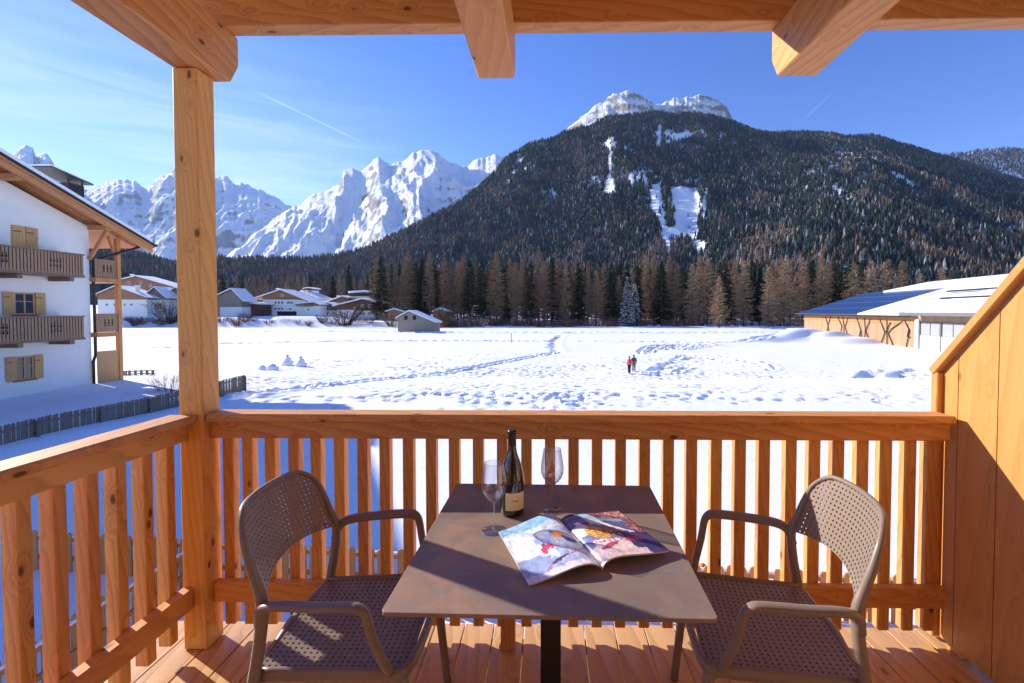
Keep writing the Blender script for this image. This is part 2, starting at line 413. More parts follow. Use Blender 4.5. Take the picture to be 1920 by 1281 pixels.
# trodden areas, photo regions: (px0, px1, py0, py1, count, size)
for (a, b, c, d, n, s) in ((540, 1010, 672, 712, 260, 1.0), (1010, 1330, 668, 745, 620, 1.0), (440, 900, 706, 752, 330, .8), (1200, 1750, 700, 748, 420, .9),
                           (880, 1150, 690, 760, 300, .9), (1480, 1750, 680, 705, 70, .8), (480, 1000, 690, 735, 160, .7)):
    k = 0
    while k < n:
        px = rng.uniform(a, b); py = rng.uniform(c, d)
        p = gnd(px, py)
        if vnoise(np.array(p.x), np.array(p.y), 5.0, 9) + vnoise(np.array(p.x), np.array(p.y), 2.0, 10)*.6 < rng.normal()*.22: continue
        k += 1; an = rng.uniform(0, PI)
        for q in range(rng.integers(1, 3)):
            stamp(p.x+rng.normal()*.5, p.y+rng.normal()*.9, .15*s*rng.uniform(.7, 1.5), .24*s*rng.uniform(.7, 1.7), .16*rng.uniform(.5, 1.3), an+rng.normal()*.5)
# single rows of footprints
line(pl((420, 742), (560, 748), (700, 744), (850, 741), (1010, 739), (1120, 741), (1300, 745), (1400, 752), (1740, 748)), .55, .2, .34, .20, .22)
line(pl((470, 755), (600, 752), (760, 749), (900, 742)), .8, .17, .3, .18, .3)
line(pl((540, 682), (700, 676), (860, 668), (960, 664), (1040, 660)), .7, .2, .4, .16, .5)
line(pl((640, 700), (760, 690), (900, 690), (1020, 697)), .7, .2, .4, .14, .4)
line(pl((1085, 770), (1070, 745), (1060, 725)), .6, .16, .3, .13, .1)
line(pl((1690, 765), (1650, 740), (1560, 722)), .5, .2, .3, .16, .2)
line(pl((1215, 765), (1200, 742)), .6, .18, .3, .14, .1)
# the trodden trench and the pistes crossing the field
line(pl((1045, 661), (1000, 668), (940, 680), (880, 691), (800, 704), (720, 711), (640, 719), (560, 729), (478, 741), (440, 752)), .22, .34, .34, .34, .10, .5)
line(pl((1045, 661), (1038, 650), (1040, 640), (1052, 631)), .5, .6, .9, .22, .3, .3)
line(pl((410, 645), (520, 643), (640, 641), (800, 640), (950, 640), (1035, 640)), .5, .7, .55, .60, .15, .4)
line(pl((1090, 640), (1200, 641), (1320, 643), (1440, 641), (1520, 637)), .5, .7, .5, .55, .15, .4)
line(pl((235, 653), (300, 652), (335, 651)), .5, .7, .5, .45, .15, .4)
line(pl((410, 622), (700, 623), (860, 625), (1040, 625), (1250, 625), (1480, 624)), .9, 1.2, .9, .8, .2, .5)
line(pl((1036, 640), (1045, 634), (1052, 629)), 1.0, .6, .9, .3, .2)
# ploughed arcs and snow heaps on the right
line(pl((1199, 664), (1200, 660), (1208, 654), (1228, 649), (1280, 647), (1360, 648)), .35, .45, .35, .38, .08, .9)
line(pl((1219, 662), (1222, 657), (1236, 652), (1262, 650)), .35, .4, .3, .30, .08, .9)
line(pl((1240, 657), (1252, 652), (1300, 650), (1330, 649)), .35, .4, .3, .32, .08, .9)
line(pl((1285, 657), (1300, 653), (1330, 651)), .4, .35, .3, .28, .08, .9)
line(pl((1262, 656), (1268, 654)), .4, .35, .3, .35, .08, .9)
line(pl((1316, 669), (1340, 676), (1380, 686), (1440, 694)), .4, .3, .3, .22, .1, .7)
line(pl((1345, 667), (1390, 677), (1430, 686), (1440, 693)), .4, .3, .3, .20, .1, .7)
line(pl((1364, 665), (1420, 675), (1450, 685), (1456, 692), (1440, 696)), .4, .3, .3, .22, .1, .7)
line(pl((1207, 700), (1240, 702), (1270, 699), (1290, 690)), .35, .35, .4, .3, .1, .8)
line(pl((1192, 694), (1210, 695)), .35, .3, .3, .25, .1, .8)
for px, py, s in ((1225, 693, 1.1), (1238, 687, 1.2), (1250, 682, .9), (1274, 671, 1.1), (1288, 674, .9), (1258, 677, .7), (1262, 690, .8), (1620, 702, 1.6), (1612, 706, 1.2), (1636, 695, 1.0), (1665, 704, 1.3), (1680, 699, .9), (1700, 694, .8)):
    p = gnd(px, py); stamp(p.x, p.y+.3, .9*s, .8*s, -.30*s, .3, 0.0); stamp(p.x-.3, p.y-.8*s, .8*s, .5*s, .35*s, .3, 0.1)
# snow bank along the barn and the road at the end of the field
for px, py, sx, sy, h in ((1470, 640, 9, 3, 1.2), (1530, 640, 8, 4, 1.4), (1590, 643, 6, 4, 1.1)):
    p = gnd(px, py); stamp(p.x, p.y, sx, sy, -h, .2, 0)
m = np.exp(-((GY-176)/3.0)**2)*0.35*(1+.5*vnoise(GX, GY, 6, 21)); GZ += m
m = np.exp(-((GY-158)/1.6)**2)*0.28*(1+vnoise(GX, GY, 12, 22)); GZ += m
ny, nx = GX.shape
idx = np.arange(ny*nx).reshape(ny, nx)
Q = np.stack([idx[:-1, :-1].ravel(), idx[:-1, 1:].ravel(), idx[1:, 1:].ravel(), idx[1:, :-1].ravel()], 1)
ground = npmesh('snow_field', np.stack([GX.ravel(), GY.ravel(), GZ.ravel()], 1), Q, SNOW)
tag(ground, 'wide trodden snow field between the balcony and the village', None, None, 'structure')

# ---------------------------------------------------------------- mountains
def rock_snow(name, rock=(0.30, 0.27, 0.26), th=(0.50, 0.66), bs=0.5, scale=0.010, detailscale=0.05, strata=0.0):
    m, t = mat(name); geo = t.new('ShaderNodeNewGeometry'); P = geo.outputs['Position']
    Ps = t.vmath('MULTIPLY', P, (1, 1, 0.45))
    n = noise(t, Ps, scale, 10, 0.68); n2 = noise(t, P, detailscale, 5, 0.65)
    sp = t.new('ShaderNodeSeparateXYZ'); t.set(sp.inputs[0], geo.outputs['Normal'])
    slope = t.math('ADD', sp.outputs[2], t.math('MULTIPLY', t.math('SUBTRACT', n, 0.5), 0.75))
    slope = t.math('ADD', slope, t.math('MULTIPLY', t.math('SUBTRACT', n2, 0.5), 0.35))
    pz = t.new('ShaderNodeSeparateXYZ'); t.set(pz.inputs[0], P)
    st = t.math('SINE', t.math('ADD', t.math('MULTIPLY', pz.outputs[2], 0.055), t.math('MULTIPLY', n, 9.0)))
    slope = t.math('ADD', slope, t.math('MULTIPLY', st, 0.07))
    fac = t.maprange(slope, th[0], th[1], 0, 1)
    rc = t.ramp(noise(t, P, scale*1.5, 6), [(0.35, tuple(c*0.72 for c in rock)), (0.65, tuple(c*1.25 for c in rock))])
    t.set(t.b.inputs['Base Color'], t.mix(fac, rc, (0.88, 0.90, 0.94)))
    t.b.inputs['Roughness'].default_value = 0.8; t.b.inputs['Specular IOR Level'].default_value = 0.1
    bump(t, t.math('ADD', n, t.math('MULTIPLY', n2, 0.25)), bs, 60.0)
    return m
def interp(prof, u):
    xs = [p[0] for p in prof]; ys = [p[1] for p in prof]; return float(np.interp(u, xs, ys))
def mountain(name, prof, u0, u1, du, d_base, d_ridge, z_base, rows, amp, nscale, material, power=1.0, jag=0.0, seed=0.0, gully=0.0, lean=0.0, backdrop=0.5, dfun=None, label=''):
    us = np.arange(u0, u1+du, du); nb = max(6, rows//5); V = []
    H = np.zeros((rows+nb, len(us), 3))
    for j, u in enumerate(us):
        yr = interp(prof, u); d = ray(u, yr)
        D = d_ridge if dfun is None else dfun(u)
        jz = jag*(mnoise.fractal(Vector((u*0.045+seed, seed, 1.7)), 0.7, 2.1, 5))
        pr = CAM + d*(D/d.y); zr = pr.z + jz*D/F
        gdir = Vector((d.x/d.y, 1.0))
        for i in range(rows+nb):
            if i < rows: s = i/(rows-1)
            else: s = 1+(i-rows+1)/nb
            db = d_base(u) if callable(d_base) else d_base; y = db+(D-db)*s if s <= 1 else D+(D-db)*(s-1)*backdrop
            x = gdir.x*y
            if s <= 1: z = z_base+(zr-z_base)*s**power; e = math.sin(min(1, s*1.08)*PI*0.94)**0.7 if s < 0.92 else max(0.0, math.sin(min(1, s*1.08)*PI*0.94))**0.7
            else: z = zr-(zr-z_base)*(s-1)**1.0*0.9; e = (s-1)
            q = Vector((x*nscale+seed+lean*z*nscale, y*nscale*0.34, z*nscale*0.20))
            r = mnoise.ridged_multi_fractal(q, 0.98, 2.1, 8, 1.0, 2.0)-1.1
            z += amp*r*e
            if gully:
                z += gully*e*(mnoise.noise(Vector((x*nscale*2.7+lean*1.3*z*nscale+seed*3, y*nscale*0.3, 0.4))))
            H[i, j] = (x, y, z)
    n0, n1 = H.shape[:2]; idx = np.arange(n0*n1).reshape(n0, n1)
    Q = np.stack([idx[:-1, :-1].ravel(), idx[:-1, 1:].ravel(), idx[1:, 1:].ravel(), idx[1:, :-1].ravel()], 1)
    o = npmesh(name, H.reshape(-1, 3), Q, material); tag(o, label, None, None, 'structure')
    return o, H, us
ROCKA = rock_snow('dolomite_blue', (0.25, 0.25, 0.28), (0.48, 0.66), 0.7, 0.0060, 0.022)
ROCKB = rock_snow('dolomite_snowy', (0.24, 0.22, 0.23), (0.41, 0.56), 0.6, 0.0065, 0.030)
ROCKC = rock_snow('summit_rock', (0.33, 0.29, 0.26), (0.55, 0.72), 0.8, 0.012, 0.05)
# left, farthest wall of rock
profA = [(-140, 420), (-60, 380), (0, 330), (24, 286), (38, 278), (52, 279), (62, 282), (66, 296), (74, 293), (88, 294), (98, 303), (106, 320), (122, 330), (140, 352), (155, 354), (175, 345),
         (205, 338), (228, 337), (250, 342), (268, 352), (276, 354), (292, 338), (306, 327), (322, 318), (345, 312), (370, 322), (392, 336), (410, 333), (428, 334), (436, 344), (452, 347),
         (478, 353), (500, 360), (522, 370), (540, 384), (580, 420), (640, 470), (700, 500)]
mountain('rock_mountain', profA, -140, 700, 2.2, 3600, 6600, 40, 200, 170, 0.0020, ROCKA, 1.05, 5.0, 3.3, 60, 0.25, label='bluish rocky mountain chain behind the post on the left')
profB = [(330, 520), (400, 497), (430, 480), (470, 446), (510, 415), (545, 389), (580, 372), (612, 358), (634, 345), (645, 322), (662, 318), (676, 322), (690, 314), (703, 294), (712, 289),
         (722, 297), (733, 304), (755, 300), (772, 296), (790, 286), (810, 282), (824, 283), (830, 292), (846, 295), (868, 308), (890, 302), (912, 297), (940, 294), (985, 300), (1100, 330)]
mountain('snowy_mountain', profB, 330, 1100, 2.2, 2300, 4200, 20, 210, 130, 0.0024, ROCKB, 1.0, 5.0, 11.7, 70, 0.45, label='jagged snow covered mountain left of the forest hill')
profD = [(980, 300), (1040, 272), (1062, 246), (1082, 226), (1095, 210), (1110, 203), (1124, 197), (1135, 188), (1150, 180), (1165, 172), (1180, 169), (1192, 174), (1206, 182), (1225, 192), (1240, 196),
         (1248, 187), (1256, 190), (1264, 183), (1280, 181), (1306, 180), (1330, 182), (1345, 190), (1362, 198), (1370, 210), (1374, 224), (1400, 240), (1460, 262)]
mountain('summit_ridge', profD, 980, 1460, 1.6, 2300, 3300, 500, 100, 60, 0.0065, ROCKC, 1.0, 4.0, 21.0, 18, 0.3, label='snowy summit peaking over the forested hill')

# forested hill: snow ground, then the wood on it
SNOWF = snow_mat('hill_snow', 0.10, 0.05)
SNOWH, t = mat('forest_floor'); at_ = t.new('ShaderNodeAttribute'); at_.attribute_name = 'open'; g_ = t.new('ShaderNodeNewGeometry')
t.set(t.b.inputs['Base Color'], t.mix(at_.outputs['Fac'], t.ramp(noise(t, g_.outputs['Position'], .02, 5), [(.4, (.10, .10, .11)), (.62, (.34, .35, .38))]), (.88, .89, .92)))
t.b.inputs['Roughness'].default_value = .9; t.b.inputs['Specular IOR Level'].default_value = .05
profF = [(230, 500), (330, 498), (410, 493), (520, 490), (600, 486), (650, 476), (700, 461), (740, 446), (800, 412), (850, 386), (890, 352), (930, 318), (950, 296), (975, 282), (1000, 272), (1035, 256),
         (1060, 248), (1100, 240), (1125, 226), (1150, 217), (1180, 215), (1240, 213), (1300, 217), (1340, 221), (1380, 232), (1440, 244), (1500, 251), (1550, 251), (1620, 256), (1655, 262), (1700, 275),
         (1760, 292), (1820, 312), (1880, 332), (1920, 342), (2000, 370), (2100, 400)]
def dF(u): return float(np.interp(u, [230, 420, 700, 950, 1150, 1500, 2100], [1100, 1200, 1500, 1900, 2100, 2300, 2300]))
OF, HF, UF = mountain('forest_hill', profF, 230, 2100, 4.5, (lambda u: float(np.interp(u, [230, 600, 900, 1300, 1550, 2100], [800, 900, 900, 720, 430, 430]))), 0, -2.0, 200, 52, 0.0036, SNOWH, 1.12, 1.0, 5.5, 18, 0.0, dfun=dF, label='steep hill under the dense forest')
profE = [(1640, 330), (1740, 300), (1785, 292), (1820, 286), (1850, 282), (1900, 282), (1960, 284), (2080, 300)]
_, HE, UE = mountain('far_hill', profE, 1640, 2080, 8.0, 2500, 3600, 300, 50, 50, 0.003, SNOWF, 1.0, 1.0, 8.5, 12, 0.0, label='far wooded hill at the right edge')
profG = [(100, 470), (180, 468), (230, 470), (262, 480), (300, 490), (345, 502), (420, 520)]
_, HG, UG = mountain('valley_hill', profG, 100, 420, 6.0, 700, 1500, -5, 40, 14, 0.004, SNOWF, 1.0, 0.5, 2.5, 4, 0.0, label='low wooded hill beside the white neighbour house')

# trees of the wood
def conifer_template(rnd, tiers, sides, slim):
    V = []; Fc = []
    for k in range(tiers):
        z0 = 0.08+0.80*k/tiers; z1 = min(1.0, z0+1.15*(1-z0)/(tiers-k)*1.25+0.05)
        if k == tiers-1: z1 = 1.0
        r = slim*(1-0.78*k/tiers); o = len(V)
        for s_ in range(sides):
            a = 2*PI*s_/sides+rnd.uniform(-.3, .3); rr = r*rnd.uniform(.55, 1.3)
            V.append((rr*math.cos(a), rr*math.sin(a), z0+rnd.uniform(-.05, .05)))
        V.append((rnd.uniform(-.01, .01), rnd.uniform(-.01, .01), z1))
        for s_ in range(sides): Fc.append((o+s_, o+(s_+1) % sides, o+sides))
    return np.array(V), np.array(Fc)
def clearing(px, py):
    """snow clearings of the hill seen in the photo"""
    def inpoly(P):
        c = False; n = len(P)
        for i in range(n):
            (x0, y0), (x1, y1) = P[i], P[i-1]
            if (y0 > py) != (y1 > py) and px < (x1-x0)*(py-y0)/(y1-y0)+x0: c = not c
        return c
    for P in CLEAR:
        if inpoly(P): return True
    return False
CLEAR = [[(1139, 262), (1145, 262), (1147, 300), (1148, 330), (1152, 345), (1153, 363), (1129, 366), (1138, 335), (1141, 300)],
         [(1258, 350), (1308, 352), (1314, 385), (1306, 420), (1312, 445), (1250, 446), (1247, 428), (1268, 424), (1266, 395), (1259, 375)],
         [(1220, 345), (1238, 345), (1245, 380), (1250, 420), (1256, 455), (1262, 478), (1252, 482), (1244, 450), (1236, 420), (1218, 395)],
         [(1262, 432), (1296, 436), (1302, 446), (1248, 448)], [(1293, 445), (1325, 455), (1312, 476), (1302, 470)],
         [(1176, 326), (1186, 322), (1188, 345), (1177, 345)], [(1205, 322), (1212, 322), (1216, 352), (1208, 348)], [(1321, 352), (1326, 352), (1324, 410), (1318, 400)],
         [(1233, 232), (1240, 232), (1239, 275), (1231, 275)], [(1668, 318), (1690, 326), (1714, 346), (1712, 356), (1692, 344), (1672, 332)],
         [(1682, 292), (1700, 302), (1699, 309), (1684, 302)], [(1255, 258), (1290, 243), (1298, 256), (1262, 266)], [(1826, 442), (1850, 438), (1848, 445), (1828, 446)]]
SPARSE = [(1290, 258, 60, 20), (1330, 262, 60, 18), (1170, 270, 45, 16), (1100, 340, 30, 26), (1030, 365, 20, 14), (1245, 330, 80, 20), (1600, 290, 50, 24), (1560, 350, 70, 40), (980, 320, 30, 26), (1200, 250, 60, 12), (1290, 385, 35, 50), (960, 340, 18, 20)]
def scatter(name, H, us, n, hmin, hmax, slim, mt, seed, dmin=0.0, label='', pmask=True, larch=0.4, jr=1.0):
    rg = np.random.default_rng(seed); rnd = random.Random(seed)
    rows = H.shape[0]; A = H[:-1, :-1]; B = H[1:, :-1]; C = H[:-1, 1:]
    area = np.linalg.norm(np.cross(B-A, C-A), axis=2)
    rowmax = int(rows*0.86); area[rowmax:] = 0
    p = (area/area.sum()).ravel(); pick = rg.choice(p.size, size=n, p=p)
    i = pick//area.shape[1]; j = pick % area.shape[1]; fu = rg.random(n); fv = rg.random(n)
    P = A[i, j]*(1-fu)[:, None]*(1-fv)[:, None]+H[1:, :-1][i, j]*(fv*(1-fu))[:, None]+H[:-1, 1:][i, j]*(fu*(1-fv))[:, None]+H[1:, 1:][i, j]*(fu*fv)[:, None]
    # projection for masks
    Rm = np.array(RM); c = (P-np.array(CAM))@Rm; X = PCX+F*c[:, 0]/(-c[:, 2]); Y = PCY-F*c[:, 1]/(-c[:, 2])
    keep = np.ones(n, bool); nz = vnoise(X, Y, 9.0, seed+3)+.6*vnoise(X, Y, 4.0, seed+4)
    if pmask:
        for k in range(n):
            if clearing(X[k]+nz[k]*6, Y[k]+nz[k]*5) and rg.random() < 0.985: keep[k] = False
        for (cx, cy, rx, ry) in SPARSE:
            q = ((X-cx)/rx)**2+((Y-cy)/ry)**2
            keep &= ~((q < 1) & (nz > 0.12) & (rg.random(n) < .8))
        keep &= ~((nz > 0.60) & (rg.random(n) < .6))
    P = P[keep]; X = X[keep]; Y = Y[keep]; n = len(P)
    tm = [conifer_template(rnd, 4, 6, slim) for _ in range(5)]
    sizes = rg.uniform(hmin, hmax, n)*np.where(rg.random(n) < .15, .65, 1.0)
    VV = []; FF = []; CC = []; o = 0
    kind = rg.integers(0, 5, n)
    lm = 0.5*vnoise(P[:, 0], P[:, 1], 90.0, seed+7)+0.5*vnoise(P[:, 0], P[:, 1], 28.0, seed+8)+rg.normal(0, .12, n)
    lm = lm + np.where(X < 760, .35, 0)+np.where(Y > 440, .10, 0)
    isl = lm > np.quantile(lm, 1-larch)
    sn = rg.random(n)
    for k in range(5):
        sel = np.where(kind == k)[0]; tv, tf = tm[k]; m_ = len(sel)
        if not m_: continue
        an = rg.uniform(0, 2*PI, m_); ca, sa = np.cos(an), np.sin(an); h = sizes[sel]*np.where(isl[sel], 1.0, 1.0); wd = h*rg.uniform(.8, 1.25, m_)*jr
        x = (tv[None, :, 0]*ca[:, None]-tv[None, :, 1]*sa[:, None])*wd[:, None]+P[sel, 0][:, None]
        y = (tv[None, :, 0]*sa[:, None]+tv[None, :, 1]*ca[:, None])*wd[:, None]+P[sel, 1][:, None]
        z = tv[None, :, 2]*h[:, None]+P[sel, 2][:, None]-1.0
        VV.append(np.stack([x, y, z], 2).reshape(-1, 3)); FF.append((tf[None]+(np.arange(m_)*len(tv))[:, None, None]+o).reshape(-1, 3)); o += m_*len(tv)
        base = np.where(isl[sel][:, None], np.array([[.115, .085, .066]]), np.array([[.026, .038, .034]]))*rg.uniform(.6, 1.5, m_)[:, None]
        fr = (sn[sel] > .93)[:, None]; base = np.where(fr, base*.5+np.array([[.20, .22, .25]]), base)
        CC.append(np.repeat(base, len(tv), 0))
    V = np.concatenate(VV); Fq = np.concatenate(FF); Cc = np.concatenate(CC)
    ob = npmesh(name, V, Fq, mt, smooth=False)
    at = ob.data.color_attributes.new('tint', 'FLOAT_COLOR', 'POINT')
    at.data.foreach_set('color', np.concatenate([Cc, np.ones((len(Cc), 1))], 1).astype(np.float32).ravel())
    tag(ob, label, 'forest', None, 'stuff')
    return ob
def forest_mat(name):
    m, t = mat(name); a = t.new('ShaderNodeVertexColor'); a.layer_name = 'tint'
    t.set(t.b.inputs['Base Color'], a.outputs[0]); t.b.inputs['Roughness'].default_value = 0.9; t.b.inputs['Specular IOR Level'].default_value = 0.05
    return m
FM = forest_mat('forest_foliage')
_c = (HF.reshape(-1, 3)-np.array(CAM))@np.array(RM); _X = PCX+F*_c[:, 0]/(-_c[:, 2]); _Y = PCY-F*_c[:, 1]/(-_c[:, 2]); _n = vnoise(_X, _Y, 7.0, 40)
_o = np.array([1.0 if clearing(a+n*8, b+n*6) or clearing(a+n*3, b-4) else 0.0 for a, b, n in zip(_X, _Y, _n)])
for (cx, cy, rx, ry) in SPARSE:
    q = ((_X-cx)/rx)**2+((_Y-cy)/ry)**2; _o = np.maximum(_o, np.clip((1.1-q)*1.5, 0, 1)*np.clip((vnoise(_X, _Y, 9.0, 6)+.6*vnoise(_X, _Y, 4.0, 7))*4, 0, 1))
_a = OF.data.attributes.new('open', 'FLOAT', 'POINT'); _a.data.foreach_set('value', _o.astype(np.float32))
scatter('forest', HF, UF, 125000, 12, 21, 0.18, FM, 3, label='dense forest of dark spruce and brown larch covering the hill', larch=0.30)
scatter('far_forest', HE, UE, 14000, 20, 30, 0.16, FM, 4, label='sparse wood on the far hill at the right edge', pmask=True, larch=0.45)
scatter('valley_forest', HG, UG, 6000, 16, 24, 0.18, FM, 6, label='dark blue wood on the low hill beside the white house', pmask=False, larch=0.1)
# ---------------------------------------------------------------- trees one can tell apart
def foliage_mat(name, a, b, rough=0.85):
    m, t = mat(name); tc = t.new('ShaderNodeTexCoord'); oi = t.new('ShaderNodeObjectInfo')
    n = noise(t, tc.outputs['Object'], 0.55, 5, 0.7)
    c = t.ramp(n, [(0.3, a), (0.7, b)])
    v = t.maprange(oi.outputs['Random'], 0, 1, 0.75, 1.3)
    c = t.mix(1.0, c, t.new('ShaderNodeCombineColor', i_0=v, i_1=v, i_2=v).outputs[0], 'MULTIPLY')
    t.set(t.b.inputs['Base Color'], c); t.b.inputs['Roughness'].default_value = rough; t.b.inputs['Specular IOR Level'].default_value = 0.1
    return m
SPRUCE = foliage_mat('spruce_needles', (0.016, 0.026, 0.015), (0.040, 0.056, 0.026))
LARCH = foliage_mat('bare_larch_twigs', (0.135, 0.085, 0.052), (0.30, 0.195, 0.12))
LARCHP = foliage_mat('pale_larch_twigs', (0.20, 0.13, 0.08), (0.37, 0.25, 0.16))
BARK = simple('bark', (0.13, 0.09, 0.07), 0.9, var=0.3, scale=2)
TWIG = foliage_mat('shrub_twigs', (0.13, 0.07, 0.045), (0.27, 0.15, 0.10))
TWIGD = foliage_mat('dark_shrub_twigs', (0.06, 0.04, 0.03), (0.13, 0.08, 0.06))
def crown(kind, H, Rr, seed, n_br, z0=0.12):
    """crown of a conifer out of branches with many small twig faces; returns V, F"""
    rg = np.random.default_rng(seed); V = []; Fc = []
    def tri(a, b, c): o = len(V); V.extend((a, b, c)); Fc.append((o, o+1, o+2))
    for k in range(n_br):
        t = z0+(1-z0)*(k+rg.random())/n_br; z = t*H
        prof = (1-t)**0.75*(0.55+0.45*min(1, (t-z0)/0.12)) if kind == 'spruce' else (1-t)**0.78*(0.45+0.55*min(1, (t-z0)/0.25))
        L = Rr*prof*rg.uniform(.55, 1.18)+0.25; a = rg.uniform(0, 2*PI)
        el = (rg.uniform(-.45, -.1) if kind == 'spruce' else rg.uniform(-.15, .35)) + 0.9*max(0, t-.8)
        d = np.array([math.cos(a)*math.cos(el), math.sin(a)*math.cos(el), math.sin(el)])
        side = np.array([-math.sin(a), math.cos(a), 0]); up = np.array([0, 0, 1.0]); o = np.array([0, 0, z])
        wl = .05 if kind == 'larch' else .08
        tri(o+side*wl, o-side*wl, o+d*L); tri(o+up*wl, o-up*wl, o+d*L)
        m_ = int((5 if kind == 'larch' else 6)*L)+2
        for q in range(m_):
            f = rg.uniform(.15, 1.0); p = o+d*L*f; s = rg.choice([-1, 1])
            if kind == 'spruce':
                w = rg.uniform(.28, .6); tip = p+side*s*w*rg.uniform(.4, 1.2)*(1-f*.4)+d*w*.5-up*w*rg.uniform(.3, 1.1)
                tri(p-d*w*.35, p+d*w*.35, tip)
            else:
                w = rg.uniform(.5, 1.3)*(1.1-f*.6); tip = p+side*s*w*rg.uniform(.3, 1)+d*w*rg.uniform(.1, .8)+up*w*rg.uniform(-.7, .5)
                e = rg.uniform(.035, .085); tri(p-up*e, p+up*e, tip); 
                tip2 = p+side*s*w*rg.uniform(.1, .6)-up*w*rg.uniform(.2, .8); tri(p-d*e, p+d*e, tip2)
    return np.array(V), np.array(Fc)
def tree_proto(kind, H, Rr, seed, n_br, m, z0=.12, snowy=False):
    root = thing('spruce' if kind == 'spruce' else 'larch', 'tree', 'tree')
    b = MB(); n = 7
    b.tube([(0, 0, -1), (0.05, 0, H*.3), (0, .08, H*.65), (0, 0, H*.99)], [.30*H/28, .24*H/28, .14*H/28, .02], 7)
    b.build('trunk', BARK, root)
    V, Fq = crown(kind, H, Rr, seed, n_br, z0)
    npmesh('crown', V, Fq, m, smooth=False, parent=root)
    if snowy:
        rg = np.random.default_rng(seed+1); V2 = []; F2 = []
        sel = rg.choice(len(Fq), len(Fq)//3, replace=False)
        for k in sel:
            a, b_, c = V[Fq[k]]; o = len(V2); V2 += [a+(0, 0, .12), b_+(0, 0, .12), c+(0, 0, .15)]; F2.append((o, o+1, o+2))
        npmesh('snow_load', np.array(V2), np.array(F2), SNOWR, smooth=False, parent=root)
    return root
random.seed(11)
protos = {'L': [tree_proto('larch', 28, 4.6, 1, 250, LARCH), tree_proto('larch', 28, 4.0, 2, 230, LARCH, .18), tree_proto('larch', 26, 5.2, 3, 250, LARCHP, .1)],
          'P': [tree_proto('larch', 26, 5.8, 4, 280, LARCHP, .06), tree_proto('larch', 25, 5.0, 5, 260, LARCHP, .05)],
          'S': [tree_proto('spruce', 28, 4.2, 6, 420, SPRUCE, .06), tree_proto('spruce', 27, 3.6, 7, 400, SPRUCE, .1)],
          'W': [tree_proto('spruce', 17, 3.0, 8, 340, SPRUCE, .04, True)]}
used_proto = set()
def place_tree(kind, px, top, Y, label, group, wide=1.0, base=None):
    rnd = random.Random(int(px*13+Y)); pr = rnd.choice(protos[kind])
    p = atY(px, 600, Y); z = float(gz(p.x, Y)) if base is None else base
    H = atY(px, top, Y).z - z; H0 = 28 if pr is protos['L'][0] else None
    hh = pr.get('H0')
    s = H/PROTOH[pr.name]
    w = s*wide*rnd.uniform(.85, 1.4)
    if pr.name not in used_proto:
        used_proto.add(pr.name); o = pr; CH(o)
    else: o = cp2(pr, None)
    o.location = (p.x, Y, z-.2); o.rotation_euler = (0, 0, rnd.uniform(0, 6.28)); o.scale = (w, w, s)
    tag(o, label, 'tree', group)
    return o
PROTOH = {}
for k, hs_ in (('L', (28, 28, 26)), ('P', (26, 25)), ('S', (28, 27)), ('W', (17,))):
    for pr, h in zip(protos[k], hs_): PROTOH[pr.name] = h; CH(pr)
def ordw(n):
    return f"{n}{'th' if 10 <= n % 100 <= 20 else {1: 'st', 2: 'nd', 3: 'rd'}.get(n % 10, 'th')}"
# front row: (px, top px y, kind)
row = [(706, 487, 'L'), (716, 482, 'S'), (727, 497, 'L'), (741, 492, 'L'), (756, 500, 'L'), (766, 470, 'L'), (781, 497, 'S'), (793, 482, 'S'), (806, 476, 'L'), (815, 492, 'S'), (833, 482, 'L'), (846, 488, 'L'),
       (858, 492, 'L'), (870, 473, 'L'), (882, 488, 'S'), (892, 471, 'L'), (905, 494, 'S'), (919, 484, 'L'), (931, 478, 'L'), (943, 496, 'S'), (956, 483, 'L'), (968, 492, 'L'), (980, 478, 'L'), (996, 494, 'S'),
       (1009, 480, 'L'), (1021, 495, 'L'), (1034, 488, 'S'), (1048, 490, 'L'), (1061, 481, 'L'), (1074, 494, 'L'), (1088, 497, 'S'), (1103, 489, 'L'), (1117, 500, 'L'), (1131, 494, 'L'), (1146, 512, 'S'), (1160, 505, 'L'),
       (1196, 496, 'S'), (1210, 482, 'P'), (1226, 478, 'P'), (1240, 494, 'S'), (1254, 486, 'P'), (1268, 482, 'L'), (1282, 492, 'S'), (1297, 483, 'P'), (1311, 484, 'L'), (1326, 490, 'P'), (1342, 496, 'L'),
       (1361, 484, 'S'), (1378, 487, 'P'), (1394, 488, 'P'), (1410, 478, 'S'), (1424, 490, 'S'), (1448, 481, 'P'), (1464, 486, 'P'), (1481, 492, 'L'), (1504, 481, 'P'), (1521, 486, 'S'), (1538, 477, 'P'), (1553, 482, 'P'), (1569, 486, 'S')]
for k, (px, top, kd) in enumerate(row):
    Y = 192+random.Random(k).uniform(-6, 8)
    kinds = {'L': 'bare brown larch', 'P': 'pale broad bare larch', 'S': 'dark green spruce'}[kd]
    top += random.Random(k*7+1).uniform(-7, 12)
    place_tree(kd, px, top, Y, f'{kinds}, {ordw(k+1)} from the left in the row behind the field', 'trees in the front row behind the snow field', 1.0 if kd != 'S' else 1.15)
